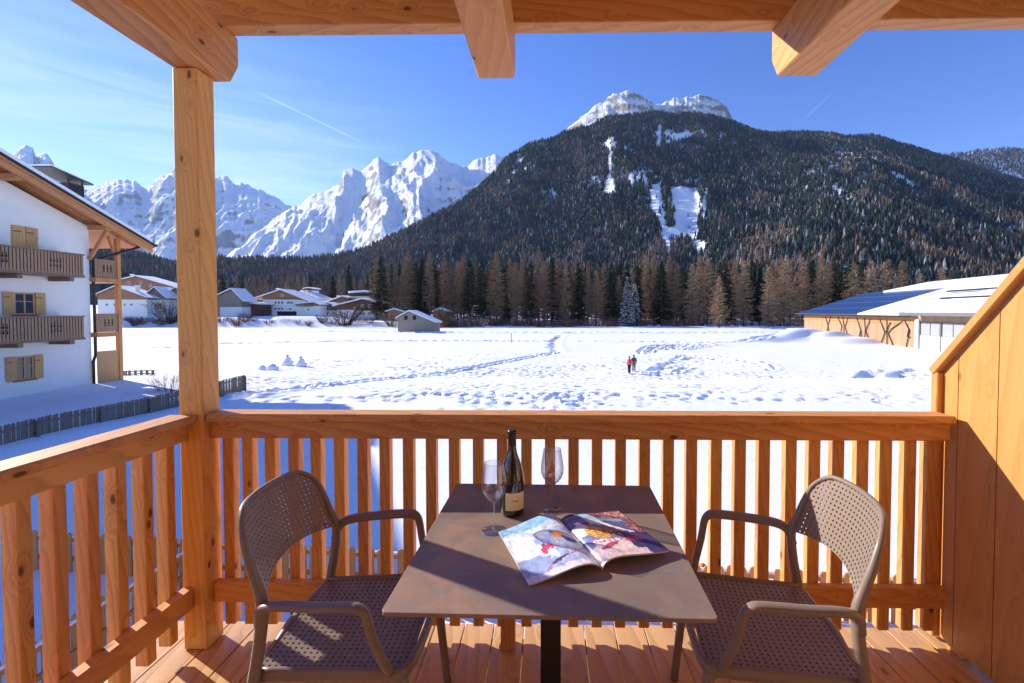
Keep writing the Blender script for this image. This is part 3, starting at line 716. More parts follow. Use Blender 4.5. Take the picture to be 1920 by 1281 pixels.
# second and third rows
rnd = random.Random(77); k2 = 0
for rowi, (Y0, step, x0, x1) in enumerate(((212, 15, 700, 1600), (238, 17, 690, 1620))):
    px = x0
    while px < x1:
        k2 += 1; kr = kr+1 if px > x0 else 1; kd = rnd.choice('LSSSL' if px < 1180 else 'LPSSS')
        top = rnd.uniform(490, 520) if rowi == 0 else rnd.uniform(488, 515)
        kinds = {'L': 'bare brown larch', 'P': 'pale bare larch', 'S': 'dark spruce'}[kd]
        place_tree(kd, px, top, Y0+rnd.uniform(-8, 8), f"{kinds} in the {'second' if rowi == 0 else 'third'} row of the wood edge, {ordw(kr)} from left", 'trees in the rows behind the front row')
        px += step*rnd.uniform(.8, 1.2)
for k, (px, top, kd, Y, wd, lab) in enumerate([
    (1176, 519, 'W', 181, 1.0, 'small snow laden spruce standing before the dark larches'), (1190, 530, 'W', 183, .9, 'lower snow laden spruce at the foot of the tall pale larch'),
    (1348, 517, 'P', 166, 1.15, 'short pale bare larch standing alone in front of the wood edge'), (1440, 500, 'P', 176, 1.2, 'broad pale larch left of the blue roofed barn'),
    (1470, 488, 'P', 182, 1.2, 'tall pale larch reaching down behind the blue roofed barn'),
    (1600, 492, 'P', 176, 1.1, 'pale larch rising behind the solar roof, left one of the last four'), (1632, 489, 'P', 180, 1.1, 'pale larch with snow behind the top of the solar roof'),
    (1662, 486, 'P', 186, 1.15, 'wide pale larch above the edge between solar panels and snow roof'), (1690, 489, 'P', 190, 1.1, 'pale larch behind the highest corner of the snow roof'),
    (1764, 500, 'P', 196, 1.1, 'short pale larch behind the middle of the barn ridge'), (1725, 512, 'L', 200, 1.1, 'low brown larch behind the barn ridge'), (1868, 503, 'S', 190, 1.3, 'dark green rounded spruce above the barn skylight'),
    (655, 495, 'S', 300, 1.1, 'single dark spruce rising behind the village chalets'), (712, 500, 'S', 226, 1.2, 'dark spruce right behind the snow roofed house'),
    (418, 512, 'S', 260, 1.3, 'dark spruce right beside the wooden post'), (232, 508, 'S', 300, 1.0, 'spruce behind the big wooden farmhouse')]):
    place_tree(kd, px, top, Y, lab, None, wd)
# belt of wood behind the village, left: individuals farther away
rnd = random.Random(5); px = 404; k = 0
while px < 700:
    k += 1; kd = rnd.choice('LLLSLP')
    place_tree(kd, px, rnd.uniform(512, 530), rnd.uniform(300, 340), f"{'brown larch' if kd == 'L' else 'pale larch' if kd == 'P' else 'dark spruce'} in the belt behind the village roofs, {ordw(k)} from the post", 'trees in the belt behind the village roofs')
    px += rnd.uniform(8, 13)
# ---- shrubs
def shrub_proto(name, R_, H_, n, seed, m, cat='shrub'):
    rg = np.random.default_rng(seed); root = thing(name, 'shrub', cat); V = []; Fc = []
    for k in range(n):
        a = rg.uniform(0, 2*PI); r = R_*math.sqrt(rg.random())*.35; p = np.array([r*math.cos(a), r*math.sin(a), 0]); d = np.array([math.cos(a)*rg.uniform(.1, .9), math.sin(a)*rg.uniform(.1, .9), 1.0]); d /= np.linalg.norm(d)
        L = H_*rg.uniform(.6, 1.1); w = .014*H_; side = np.cross(d, [.3, .5, .1]); side /= np.linalg.norm(side)
        o = len(V); V += [p-side*w, p+side*w, p+d*L]; Fc.append((o, o+1, o+2))
        for q in range(9):
            f = rg.uniform(.3, .95); b = p+d*L*f; e = d+rg.normal(0, .6, 3); e /= np.linalg.norm(e); l2 = L*rg.uniform(.15, .4); o = len(V)
            V += [b-side*w*.6, b+side*w*.6, b+e*l2]; Fc.append((o, o+1, o+2))
    npmesh('twigs', np.array(V), np.array(Fc), m, smooth=False, parent=root)
    b = MB(); b.tube([(0, 0, -.3), (0, 0, H_*.35)], [.03*H_, .015*H_], 6); b.build('stem', BARK, root)
    CH(root); return root
shr = [shrub_proto('bare_shrub', 2.2, 2.4, 60, 1, TWIG), shrub_proto('bare_shrub', 3.0, 2.0, 75, 2, TWIG), shrub_proto('bare_shrub', 1.6, 3.2, 60, 3, TWIGD)]
rnd = random.Random(31); first = {0, 1, 2}; k = 0
def put_shrub(px, py, s, label, group, w=None):
    global first
    q = w if w is not None else rnd.randrange(3); p = gnd(px, py)
    if q in first: first.discard(q); o = shr[q]
    else: o = cp2(shr[q], None)
    o.location = (p.x, p.y, p.z-.1); o.rotation_euler = (0, 0, rnd.uniform(0, 6)); o.scale = (s*1.2, s*1.2, s)
    tag(o, label, 'shrub', group)
px = 240
while px < 700:
    k += 1; put_shrub(px, rnd.uniform(602, 611), rnd.uniform(.7, 1.7), f'leafless shrub along the village side of the field, {ordw(k)} from the left', 'leafless shrubs before the village')
    px += rnd.uniform(12, 28)
px = 826; k = 0
while px < 1310:
    k += 1; put_shrub(px, rnd.uniform(611, 614), rnd.uniform(1.0, 2.0), f'reddish bare shrub at the foot of the wood, {ordw(k)} from the left', 'reddish bare shrubs at the foot of the wood', rnd.choice([0, 1, 1]))
    px += rnd.uniform(6, 12)
k = 0; px = 1316
while px < 1500:
    k += 1; put_shrub(px, rnd.uniform(609, 612), rnd.uniform(.8, 1.4), f'pale bare bush under the tall larches, {ordw(k)} from the left', 'pale bare bushes under the larches left of the barn'); px += rnd.uniform(10, 20)
put_shrub(842, 612, 2.6, 'tall bare shrub right of the small hut', None, 2)
put_shrub(647, 611, 3.0, 'slender bare young tree before the white and dark chalet', None, 2)
put_shrub(735, 612, 2.0, 'dark bare shrub at the left end of the grey field barn', None, 2)
put_shrub(318, 606, 3.2, 'dark leafless bush before the grey barn left of the post', None, 2)
# ---------------------------------------------------------------- village
def gable_roof(b, x0, x1, y0, y1, xe0, ze0, xr, zr, xe1, ze1, th, mi=0):
    """two slabs meeting over x=xr, profile in x/z, extruded y0..y1"""
    b.prism([(xe0, ze0), (xr, zr), (xr, zr+th), (xe0-.02, ze0+th)], 1, y0, y1, mi)
    b.prism([(xr, zr), (xe1, ze1), (xe1+.02, ze1+th), (xr, zr+th)], 1, y0, y1, mi)
def chalet(name, label, Y, wx0, wx1, base_py, ridge, eL, eR, depth=14, low=PLASTER, up=WCHALETR, split_py=None, wins=(), balc=(), cat='house', yaw=0, chim=None, snow=.55, over=1.2, doors=()):
    """house facing the camera; all numbers in photo pixels at depth Y. ridge=(px,py) eL/eR=(px,py) roof ends"""
    A = lambda px, py: atY(px, py, Y)
    l = A(wx0, base_py); r = A(wx1, base_py); cx = (l.x+r.x)/2
    zb = min(l.z, float(gz(cx, Y)))-1.0
    root = thing(name, label, cat, (cx, Y, zb))
    rp = A(*ridge); a = A(*eL); c = A(*eR)
    def roofz(x): return a.z+(rp.z-a.z)*(x-a.x)/(rp.x-a.x) if x < rp.x else rp.z+(c.z-rp.z)*(x-rp.x)/(c.x-rp.x)
    zl, zr_ = roofz(l.x)-.05, roofz(r.x)-.05
    zs = A(0, split_py).z if split_py else None
    b = MB()
    if zs is None or zs > max(zl, zr_): zs_ = None
    else: zs_ = zs
    if zs_ is None:
        b.prism([(l.x, zb), (r.x, zb), (r.x, zr_), (rp.x, rp.z-.05), (l.x, zl)], 1, Y, Y+depth); b.build('wall', low if split_py is None else low, root)
    else:
        b.prism([(l.x, zb), (r.x, zb), (r.x, zs), (l.x, zs)], 1, Y, Y+depth); b.build('wall', low, root)
        g = MB(); g.prism([(l.x-.12, zs), (r.x+.12, zs), (r.x+.12, zr_), (rp.x, rp.z-.06), (l.x-.12, zl)], 1, Y-.12, Y+depth+.1); g.build('gable_wall', up, root)
    rb = MB(); gable_roof(rb, 0, 0, Y-over, Y+depth+over, a.x, a.z, rp.x, rp.z, c.x, c.z, .22); ro = rb.build('roof', up, root)
    sb = MB(); gable_roof(sb, 0, 0, Y-over+.08, Y+depth+over, a.x+.1, a.z+.24, rp.x, rp.z+.24, c.x-.1, c.z+.24, snow); sb.build('roof_snow', SNOWR, ro)
    for (x0, y0, x1, y1) in wins:
        p = A(x0, y1); q = A(x1, y0); f = MB(); yy = Y-.2 if (zs_ is not None and p.z > zs-.2) else Y-.06
        f.box((p.x, yy-.03, p.z), (q.x, yy+.1, q.z)); w_ = f.build('window', WHITEM, root)
        g = MB(); mx = (p.x+q.x)/2; e = min(.12, (q.x-p.x)*.15)
        g.box((p.x+e, yy-.05, p.z+e), (mx-e*.3, yy-.025, q.z-e)); g.box((mx+e*.3, yy-.05, p.z+e), (q.x-e, yy-.025, q.z-e)); g.build('pane', GLASSD, w_)
    for (x0, y0, x1, y1) in balc:
        p = A(x0, y1); q = A(x1, y0); f = MB(); f.box((p.x, Y-1.3, p.z-.15), (q.x, Y-.13, p.z)); f.box((p.x, Y-1.32, q.z-.12), (q.x, Y-1.22, q.z))
        n = max(3, int((q.x-p.x)/.35))
        for i in range(n+1): xx = p.x+(q.x-p.x)*i/n; f.box((xx-.11, Y-1.3, p.z), (xx+.11, Y-1.25, q.z-.1))
        f.build('balcony', up, root)
    for (x0, y0, x1, y1) in doors:
        p = A(x0, y1); q = A(x1, y0); f = MB(); f.box((p.x, Y-.08, p.z-.6), (q.x, Y+.1, q.z)); f.build('door', DARKW, root)
    if chim:
        p = A(*chim); f = MB(); yy = Y+depth*.4; f.box((p.x-.5, yy-.5, roofz(p.x)-.5), (p.x+.5, yy+.5, p.z)); f.box((p.x-.7, yy-.7, p.z), (p.x+.7, yy+.7, p.z+.15)); cc = f.build('chimney', PLASTERO, root)
        f = MB(); f.box((p.x-.7, yy-.7, p.z+.16), (p.x+.7, yy+.7, p.z+.5)); f.build('chimney_snow', SNOWR, cc)
    if yaw: root.rotation_euler = (0, 0, yaw)
    return root
chalet('chalet', 'big white chalet with brown gable and two rows of small windows', 205, 493, 573, 593, (528, 545), (477, 562), (583, 567), 9, up=WCHALETR, split_py=562,
       wins=[(515, 565, 519, 570), (521, 565, 525, 570), (527, 565, 531, 570), (538, 565, 550, 570), (515, 577, 519, 581), (521, 577, 525, 581), (527, 577, 531, 581), (541, 577, 547, 582), (500, 571, 505, 576), (500, 584, 505, 589), (527, 552, 532, 557)],
       doors=[(520, 584, 556, 591)], chim=(513, 542))
chalet('annex', 'low white annex with wooden upper floor right of the big chalet', 204.5, 571, 601, 593, (590, 568), (556, 571), (603, 573), 6, up=WCHALETR, split_py=574, wins=[(576, 579, 581, 583)], cat='house', snow=.5, balc=[(558, 570, 586, 574)])
chalet('chalet', 'house with snowy roof directly behind the big white chalet', 240, 552, 592, 580, (566, 549), (545, 554), (597, 561), 14, up=WCHALETR, split_py=558, wins=[(575, 559, 580, 564), (583, 561, 587, 566)], chim=(556, 545))
chalet('small_tower', 'little dark roof turret above the snowy roofs', 250, 572, 588, 566, (580, 541), (569, 543), (590, 543), 6, up=WCHALET, split_py=545, wins=[(576, 545, 584, 549)], cat='turret', snow=.5)
chalet('chalet', 'brown gabled house between the big chalet and the dark gabled one', 222, 607, 652, 590, (643, 557), (598, 573), (656, 560), 8, up=WCHALETR, split_py=568, wins=[(634, 568, 640, 573), (612, 576, 616, 581), (620, 580, 625, 584)], chim=(629, 556))
chalet('chalet', 'white ground floor chalet with dark wooden gable under a thick snow roof', 198, 632, 714, 600, (681, 562), (624, 576), (721, 571), 9, up=WCHALET, split_py=581,
       wins=[(677, 571, 682, 577), (691, 571, 697, 577), (674, 585, 685, 591), (689, 585, 699, 591), (663, 576, 668, 579)], balc=[(668, 577, 712, 582)])
chalet('chalet', 'house of two snow covered roof levels behind the dark gabled chalet', 228, 656, 711, 590, (684, 549), (654, 551), (714, 551), 14, up=WCHALET, split_py=556, wins=[(661, 559, 668, 561), (690, 558, 697, 561)], snow=1.0)
chalet('chalet', 'snowy house half hidden among the trees right of the village', 214, 741, 771, 596, (752, 560), (728, 564), (775, 562), 12, up=WCHALETR, split_py=568, wins=[(746, 568, 751, 575), (760, 569, 764, 576)], low=PLASTERO)
chalet('hut', 'small brown shed with snowy gable roof between chalet and grey field barn', 186, 727, 754, 600, (739, 581), (722, 586), (760, 587), 8, low=WCHALETR, cat='shed', snow=.45, over=.6, doors=[(734, 592, 742, 599)])
chalet('hut', 'small pinkish brown hut under the spruces right of the grey field barn', 176, 815, 837, 600, (825, 580), (810, 586), (841, 586), 6, low=WCHALETR, cat='hut', snow=.35, over=.5, doors=[(822, 590, 828, 598)])
chalet('field_barn', 'weathered grey board barn standing in the snow field', 131, 746, 814, 623, (767, 585), (741, 599), (818, 607), 7, low=WSHED, up=WSHED, cat='barn', snow=.3, over=.5, doors=[(758, 592, 764, 596), (774, 592, 780, 596)])
chalet('farm_shed', 'grey brown gabled shed with white base right beside the post', 190, 413, 453, 592, (436, 543), (395, 562), (460, 567), 7, low=PLASTER, up=WSHED, split_py=576, cat='barn', snow=.45)
chalet('farm_shed', 'grey shed with bluish snow roof left of the post', 192, 300, 400, 592, (331, 541), (306, 562), (402, 562), 6, low=WSHED, up=WSHED, cat='barn', snow=.5)
chalet('farmhouse', 'white house with grey wooden gable and balcony left of the post', 186, 276, 310, 594, (293, 540), (268, 560), (316, 561), 6, low=PLASTER, up=WSHED, split_py=562, balc=[(275, 570, 308, 579)], wins=[(284, 566, 289, 571), (293, 566, 298, 571)], snow=.4)
chalet('farmhouse', 'white house with wide red brown gable behind the wooden gallery', 181, 184, 276, 596, (220, 538), (178, 556), (282, 560), 6, low=PLASTER, up=WCHALETR, split_py=562, wins=[(198, 569, 203, 574), (213, 569, 217, 574), (232, 569, 236, 574), (244, 569, 249, 574)], chim=(248, 537), snow=.4)
chalet('farmhouse', 'large brown wooden farmhouse with shallow snowy roof', 235, 226, 330, 585, (258, 519), (218, 528), (336, 541), 9, low=WCHALETR, up=WCHALETR, cat='farmhouse', wins=[(240, 528, 244, 533), (262, 528, 266, 533), (280, 533, 284, 538)], chim=(236, 515), snow=.5)
chalet('farm_shed', 'low white roofed shed between grey shed and big chalet', 196, 454, 488, 598, (472, 570), (450, 572), (492, 572), 8, low=WCHALET, cat='shed', snow=.7)
chalet('chalet', 'little dark wooden chalet squeezed between big chalet and brown gabled house', 212, 600, 628, 597, (614, 569), (596, 575), (632, 575), 6, up=WCHALET, split_py=582, wins=[(606, 575, 610, 580), (616, 575, 620, 580), (611, 585, 616, 590)], snow=.5)
chalet('chalet', 'small white chalet with brown gable in front of the two snow roofs', 206, 700, 724, 598, (712, 572), (696, 578), (728, 578), 6, up=WCHALETR, split_py=582, wins=[(705, 584, 709, 589), (714, 584, 718, 589)], snow=.5)
chalet('chalet', 'far dark chalet behind the snowy house among the trees', 262, 776, 806, 592, (790, 563), (772, 569), (810, 569), 8, up=WCHALET, split_py=572, wins=[(782, 573, 786, 578), (794, 573, 798, 578)], snow=.6)
chalet('chalet', 'far white house with snow roof glimpsed between the larch trunks', 258, 845, 874, 594, (860, 567), (840, 573), (879, 573), 8, up=WCHALETR, split_py=574, wins=[(852, 577, 856, 583), (863, 577, 867, 583)], low=PLASTERO, snow=.7)
chalet('chalet', 'farthest pale house seen through the trunks right of the shrubs', 262, 978, 1010, 594, (994, 570), (973, 575), (1015, 575), 8, up=WCHALETR, split_py=577, wins=[(986, 580, 990, 585)], low=PLASTERO, snow=.7)
# marker post in the field
b = MB(); p = gnd(959, 642); b.tube([p-Vector((0, 0, .3)), p+Vector((0, 0, 1.7))], .06, 8); b.tube([p+Vector((0, 0, 1.7)), p+Vector((0, 0, 1.78))], [.09, .05], 8)
tag(b.build('marker_post', WSHED), 'thin wooden marker post alone in the far field', 'post')
b = MB(); p = gnd(1006, 593.5); b.box((p.x-.2, p.y-.2, p.z-3), (p.x+.2, p.y+.2, p.z+1.2)); b.box((p.x-.28, p.y-.28, p.z+1.2), (p.x+.28, p.y+.28, p.z+1.5))
tag(b.build('gate_pillar', PLASTER), 'small pale pillar at the foot of the wood', 'pillar')

# ---------------------------------------------------------------- long barn on the right
P1 = Vector((67.7, 125, 0)); P2 = Vector((58.8, 75.5, 0)); u = (P2-P1).normalized(); nx_ = Vector((-u.y, u.x, 0))   # u runs towards the viewer, nx_ into the building
if nx_.x < 0: nx_ = -nx_
barn = thing('farm_hall', 'long timber farm hall with solar panels and snowy roof behind the field', 'barn', (P1.x, P1.y, -4.4))
def bp(s, t, z): q = P1+u*s+nx_*t; return Vector((q.x, q.y, z))
def quadbox(b, s0, s1, t0, t1, zf0, zf1, th, mi=0):
    """sloping slab: heights zf0 at t0, zf1 at t1"""
    vs = [bp(s0, t0, zf0), bp(s1, t0, zf0), bp(s1, t1, zf1), bp(s0, t1, zf1)]; vs += [v+Vector((0, 0, th)) for v in vs]
    b.add(vs, [(0, 1, 2, 3), (7, 6, 5, 4), (0, 4, 5, 1), (1, 5, 6, 2), (2, 6, 7, 3), (3, 7, 4, 0)], mi)
L1 = (P2-P1).length; Lx = 46
b = MB()
def slabwall(b, s0, s1, t0, t1, z0, z1a, z1b=None):
    z1b = z1a if z1b is None else z1b
    vs = [bp(s0, t0, z0), bp(s1, t0, z0), bp(s1, t1, z0), bp(s0, t1, z0), bp(s0, t0, z1a), bp(s1, t0, z1a), bp(s1, t1, z1b), bp(s0, t1, z1b)]
    b.add(vs, [(3, 2, 1, 0), (4, 5, 6, 7), (0, 1, 5, 4), (1, 2, 6, 5), (2, 3, 7, 6), (3, 0, 4, 7)])
slabwall(b, 0, L1, 0, 15.4, -5.2, .85, 5.6); wl = b.build('wall', WBARN, barn); fixnormals(wl)
b = MB(); slabwall(b, 0.02, L1, -.10, 0, -.55, .85); o = b.build('upper_board', wood('barn_upper', 2, light=(0.50, 0.24, 0.11), dark=(0.36, 0.15, 0.06), ring=.9, knots=0, scale=.5), barn); fixnormals(o)
# lattice of dark braces
cols = [(951, 959), (970, 978), (1050, 1092), (1078, 0)]
def wallpt(px, py):
    d = ray(px, py); # intersect with wall plane offset -0.16
    q0 = P1-nx_*.16; t = (Vector((q0.x, q0.y, 1.5))-CAM).dot(nx_)/d.dot(nx_); return CAM+d*t
def K(cx, cy): return (1300+cx/3.84, 440+cy/3.84)
BR = []
for pts in ([(950, 590), (970, 655), (958, 715)], [(990, 590), (968, 655), (982, 718)], [(1040, 592), (1068, 660), (1056, 725)], [(1075, 595), (1085, 660), (1083, 730)], [(1115, 597), (1092, 662), (1112, 735)],
            [(1178, 602), (1205, 690), (1180, 775)], [(1232, 604), (1238, 690), (1230, 775)], [(1275, 608), (1240, 690), (1272, 782)], [(1205, 690), (1215, 780)], [(1343, 612), (1378, 705), (1346, 795)], [(1394, 614), (1394, 705), (1394, 800)],
            [(1505, 625), (1430, 675), (1402, 710), (1440, 805)], [(1420, 630), (1385, 705)], [(1522, 620), (1555, 690), (1548, 735), (1530, 815)], [(1552, 680), (1540, 735), (1560, 740)]):
    BR.append([wallpt(*K(*q)) for q in pts])
for pts in BR:
    b = MB()
    for a, c in zip(pts[:-1], pts[1:]): b.beam(a, c, .12, .12)
    b.build('brace', DARKW, barn)
rb = MB(); quadbox(rb, -2.6, L1+.5, -1.6, 15.4, .62, 6.05, .22); roof = rb.build('roof', DARKM, barn)
S1 = 33.5
b = MB()
for i in range(4):
    t0 = -1.4+i*4.15; t1 = t0+4.0; z = lambda t: .62+(t+1.6)/17.0*5.43+.24
    quadbox(b, -2.4, S1-1.5*0, t0, t1, z(t0), z(t1), .06)
sol, ts = mat('solar_glass'); ts.b.inputs['Base Color'].default_value = (.02, .06, .20, 1); ts.b.inputs['Roughness'].default_value = .3; ts.b.inputs['Specular IOR Level'].default_value = .35
pan = b.build('solar_panel', sol, barn); tag(pan, 'dark blue solar panels in four bands')
b = MB()
for i in range(5):
    t0 = -1.5+i*4.15-.05; quadbox(b, -2.4, S1, t0, t0+.07, z(t0), z(t0+.07), .08)
b.build('panel_rail', GREYM, barn)
b = MB(); quadbox(b, S1+.1, L1+.4, -1.5, 15.4, .88, 6.3, .28)
b2 = MB(); quadbox(b2, 8.0, L1+Lx, 14.9, 24.5, 6.2, 8.3, .3)
b3 = MB(); quadbox(b3, L1+1.2, L1+Lx, -2.5, 15.2, 1.35, 6.35, .3)
b.build('roof_snow', SNOWR, roof); b2.build('upper_roof_snow', SNOWR, roof); b3.build('near_roof_snow', SNOWR, roof)
b = MB(); quadbox(b, 8.0, L1+Lx+.3, 15.0, 24.6, 5.9, 8.05, .22); slabwall(b, 9, L1+Lx, 15.6, 23, -5, 5.8, 7.8); b.build('upper_roof', DARKM, barn)
b = MB(); quadbox(b, L1+.9, L1+Lx+.3, -2.8, 15.2, 1.08, 6.1, .24); b.build('near_roof', GREYM, barn)
b = MB(); slabwall(b, L1+.2, L1+Lx, -.2, 15, -5.2, 1.1, 5.6); o = b.build('near_wall', WBARN, barn); fixnormals(o)
b = MB(); slabwall(b, L1+.9, L1+Lx+.3, -3.0, -2.75, .88, 1.38); o = b.build('gutter', GREYM, barn); fixnormals(o)
for tt in (4.2, 9.2):
    b = MB(); zz = 1.35+(tt+2.5)/17.7*5.0; quadbox(b, L1-9 if tt > 5 else L1-2, L1+Lx, tt, tt+.28, zz+.25, zz+.42, .14); b.build('skylight_strip', DARKM, barn)
b = MB(); slabwall(b, 40, L1+Lx, 22.6, 24.2, 7.9, 9.3, 9.6); o = b.build('ridge_skylight', GREYM, barn); fixnormals(o)
b = MB(); quadbox(b, 41.5, L1+Lx, 22.4, 24.4, 9.4, 9.7, .15); b.build('ridge_skylight_snow', SNOWR, barn)
# white gate of translucent sheets
g0 = L1+1.0
TR, tt_ = mat('translucent_sheet'); tt_.b.inputs['Base Color'].default_value = (.33, .35, .39, 1); tt_.b.inputs['Roughness'].default_value = .4
for i in range(7):
    s0 = g0+.8+i*5.2
    b = MB(); slabwall(b, s0, s0+4.9, -.42, -.3, -4.8, -2.2); o = b.build('gate_panel', WHITEM, barn); fixnormals(o)
    b = MB(); slabwall(b, s0+.2, s0+2.4, -.42, -.3, -2.15, -.2); slabwall(b, s0+2.6, s0+4.7, -.42, -.3, -2.15, -.2); o = b.build('gate_window', TR, barn); fixnormals(o)
    b = MB(); slabwall(b, s0-.25, s0-.05, -.5, -.2, -5, -.05); o = b.build('gate_post', GREYM, barn); fixnormals(o)
b = MB(); slabwall(b, g0-.6, g0+.4, -.5, -.1, -5, .3); o = b.build('corner_post', WHITEM, barn); fixnormals(o)
# ---------------------------------------------------------------- white neighbour house on the left
XW = -26.4
nb = thing('neighbour_house', 'white plastered alpine house with wooden balconies and shutters', 'house', (XW, 20, -2.7))
def wn(px, py): p = atX(px, py, XW); return p.y, p.z
yc, _ = wn(170, 600); y_ridge = 15.6
ez, ey = atX(290, 460, XW+1.3).z, atX(290, 460, XW+1.3).y
rz_ = atX(0, 287, XW+1.3); slope = (rz_.z-ez)/(ey-rz_.y); zr2 = ez+slope*(ey-y_ridge)
ye2 = 2*y_ridge-ey
def roofz2(y): return zr2-slope*abs(y-y_ridge)
b = MB(); y2 = 2*y_ridge-yc
b.prism([(y2, -3.4), (yc, -3.4), (yc, roofz2(yc)-.45), (y_ridge, zr2-.45), (y2, roofz2(y2)-.45)], 0, XW-13, XW); o = b.build('wall', PLASTER, nb); fixnormals(o)
def roofslab(b, x0, x1, dz0, dz1, inset=0.0):
    for sgn in (1, -1):
        ya, yb = y_ridge, y_ridge+sgn*(ey-y_ridge-inset)
        pts = [(ya, roofz2(ya)+dz0), (yb, roofz2(yb)+dz0), (yb, roofz2(yb)+dz1), (ya, roofz2(ya)+dz1)]; b.prism(pts, 0, x0, x1)
b = MB(); roofslab(b, XW-14.3, XW+1.3, -.20, -.08); rf = b.build('roof', WROOFY, nb); fixnormals(rf)
b = MB(); roofslab(b, XW-14.3, XW+1.34, -.08, .06, -.06); o = b.build('roof_edge', DARKM, rf); fixnormals(o)
b = MB(); roofslab(b, XW-14.2, XW+1.25, .07, .30, .1); o = b.build('roof_snow', SNOWR, rf); fixnormals(o)
b = MB(); roofslab(b, XW+1.14, XW+1.27, -.52, -.22, .1); o = b.build('barge_board', WROOFY, rf); fixnormals(o)
b = MB()
for k in range(1, 6):
    roofslab(b, XW+.05+k*.2-.05, XW+.05+k*.2+.0, -.26, -.205, .2)
o = b.build('eave_boarding', WROOFY, rf); fixnormals(o)
for yy in (yc+.1, 21.9, y_ridge):                                  # purlin heads under the verge
    b = MB(); z1 = roofz2(yy)-.30; b.box((XW-.5, yy-.16, z1-.30), (XW+1.12, yy+.16, z1), ch=.03); b.build('purlin', WROOFY, nb)
b = MB(); b.beam((XW+.06, yc-.05, roofz2(yc)-2.3), (XW+.95, yc+.10, roofz2(yc)-.66), .16, .16); b.build('bracket', WROOFY, nb)
# chimney with metal hat
cpos = atX(134, 345, XW-4); b = MB(); cz = roofz2(cpos.y); b.box((XW-4.6, cpos.y-.55, cz-.3), (XW-3.6, cpos.y+.4, cpos.z-.05)); ch_ = b.build('chimney', DARKM, nb)
b = MB(); b.prism([(cpos.y-1.8, cpos.z+.52), (cpos.y+.75, cpos.z+.10), (cpos.y+.75, cpos.z+.16), (cpos.y-1.8, cpos.z+.58)], 0, XW-4.9, XW-3.3)
for yy in (cpos.y-.5, cpos.y+.35): b.box((XW-3.7, yy-.03, cpos.z-.1), (XW-3.64, yy+.03, cpos.z+.25))
b.build('chimney_cap', DARKM, ch_); b = MB(); b.prism([(cpos.y-1.78, cpos.z+.585), (cpos.y+.7, cpos.z+.17), (cpos.y+.7, cpos.z+.24), (cpos.y-1.78, cpos.z+.67)], 0, XW-4.88, XW-3.32); b.build('chimney_snow', SNOWR, ch_)
# windows with shutters on the gable wall
def window(name, x0, y0, x1, y1, closed=False, shw=None):
    ya, zt = wn(x0, y0); yb, _ = wn(x1, y0); yt, zb = wn((x0+x1)/2, y1); _, zt = wn((x0+x1)/2, y0)
    f = MB(); fr = .07
    for (p, q) in (((ya, zb), (yb, zb+fr)), ((ya, zt-fr), (yb, zt)), ((ya, zb+fr), (ya+fr, zt-fr)), ((yb-fr, zb+fr), (yb, zt-fr)), (((ya+yb)/2-fr*.5, zb+fr), ((ya+yb)/2+fr*.5, zt-fr)), ((ya+fr, (zb*.4+zt*.6)-.02), ((ya+yb)/2-fr*.5, (zb*.4+zt*.6)+.02)), (((ya+yb)/2+fr*.5, (zb*.4+zt*.6)-.02), (yb-fr, (zb*.4+zt*.6)+.02))):
        f.box((XW-.02, p[0], p[1]), (XW+.05, q[0], q[1]))
    w_ = f.build('window', WSHUT, nb)
    f = MB(); f.box((XW-.02, ya+fr, zb+fr), (XW+.012, yb-fr, zt-fr)); f.build('pane', GLASSD, w_)
    f = MB(); f.box((XW-.02, ya-.1, zb-.07), (XW+.14, yb+.1, zb-.003)); f.build('sill', WOLDY, w_)
    sw = (yb-ya)/2
    spots = [(ya+.01, ya+sw-.01), (ya+sw+.01, yb-.01)] if closed else [(ya-sw*1.05, ya-.02), (yb+.02, yb+sw*1.05)]
    for (s0, s1) in spots:
        f = MB(); n = 4
        for i in range(n): f.box((XW+.055, s0+(s1-s0)*i/n+.004, zb-.02), (XW+.095, s0+(s1-s0)*(i+1)/n-.004, zt+.02))
        sh = f.build('shutter', WSHUT, nb)
        h = MB()
        for zz in (zb+(zt-zb)*.78,): h.box((XW+.096, s0+.02, zz-.02), (XW+.11, s0+(s1-s0)*.6, zz+.02))
        h.build('hinge', DARKM, sh)
window('w', 20, 426, 68, 470, closed=True)
window('w', 24, 549, 63, 590)
window('w', 27, 668, 61, 712)
for yy in (17.6, 12.9, 8.6):
    for (za, zb_, cl) in ((5.05, 6.25, yy > 10), (1.3, 2.6, False), (-2.0, -.85, False)):
        if za > 5 and roofz2(yy) < 7.5: continue
        (ax, ay), (bx, by) = proj((XW, yy-.6, zb_)), proj((XW, yy+.6, zb_)); ly = proj((XW, yy, za))[1]
        window('w', ax, (ay+by)/2, bx, ly, closed=cl)
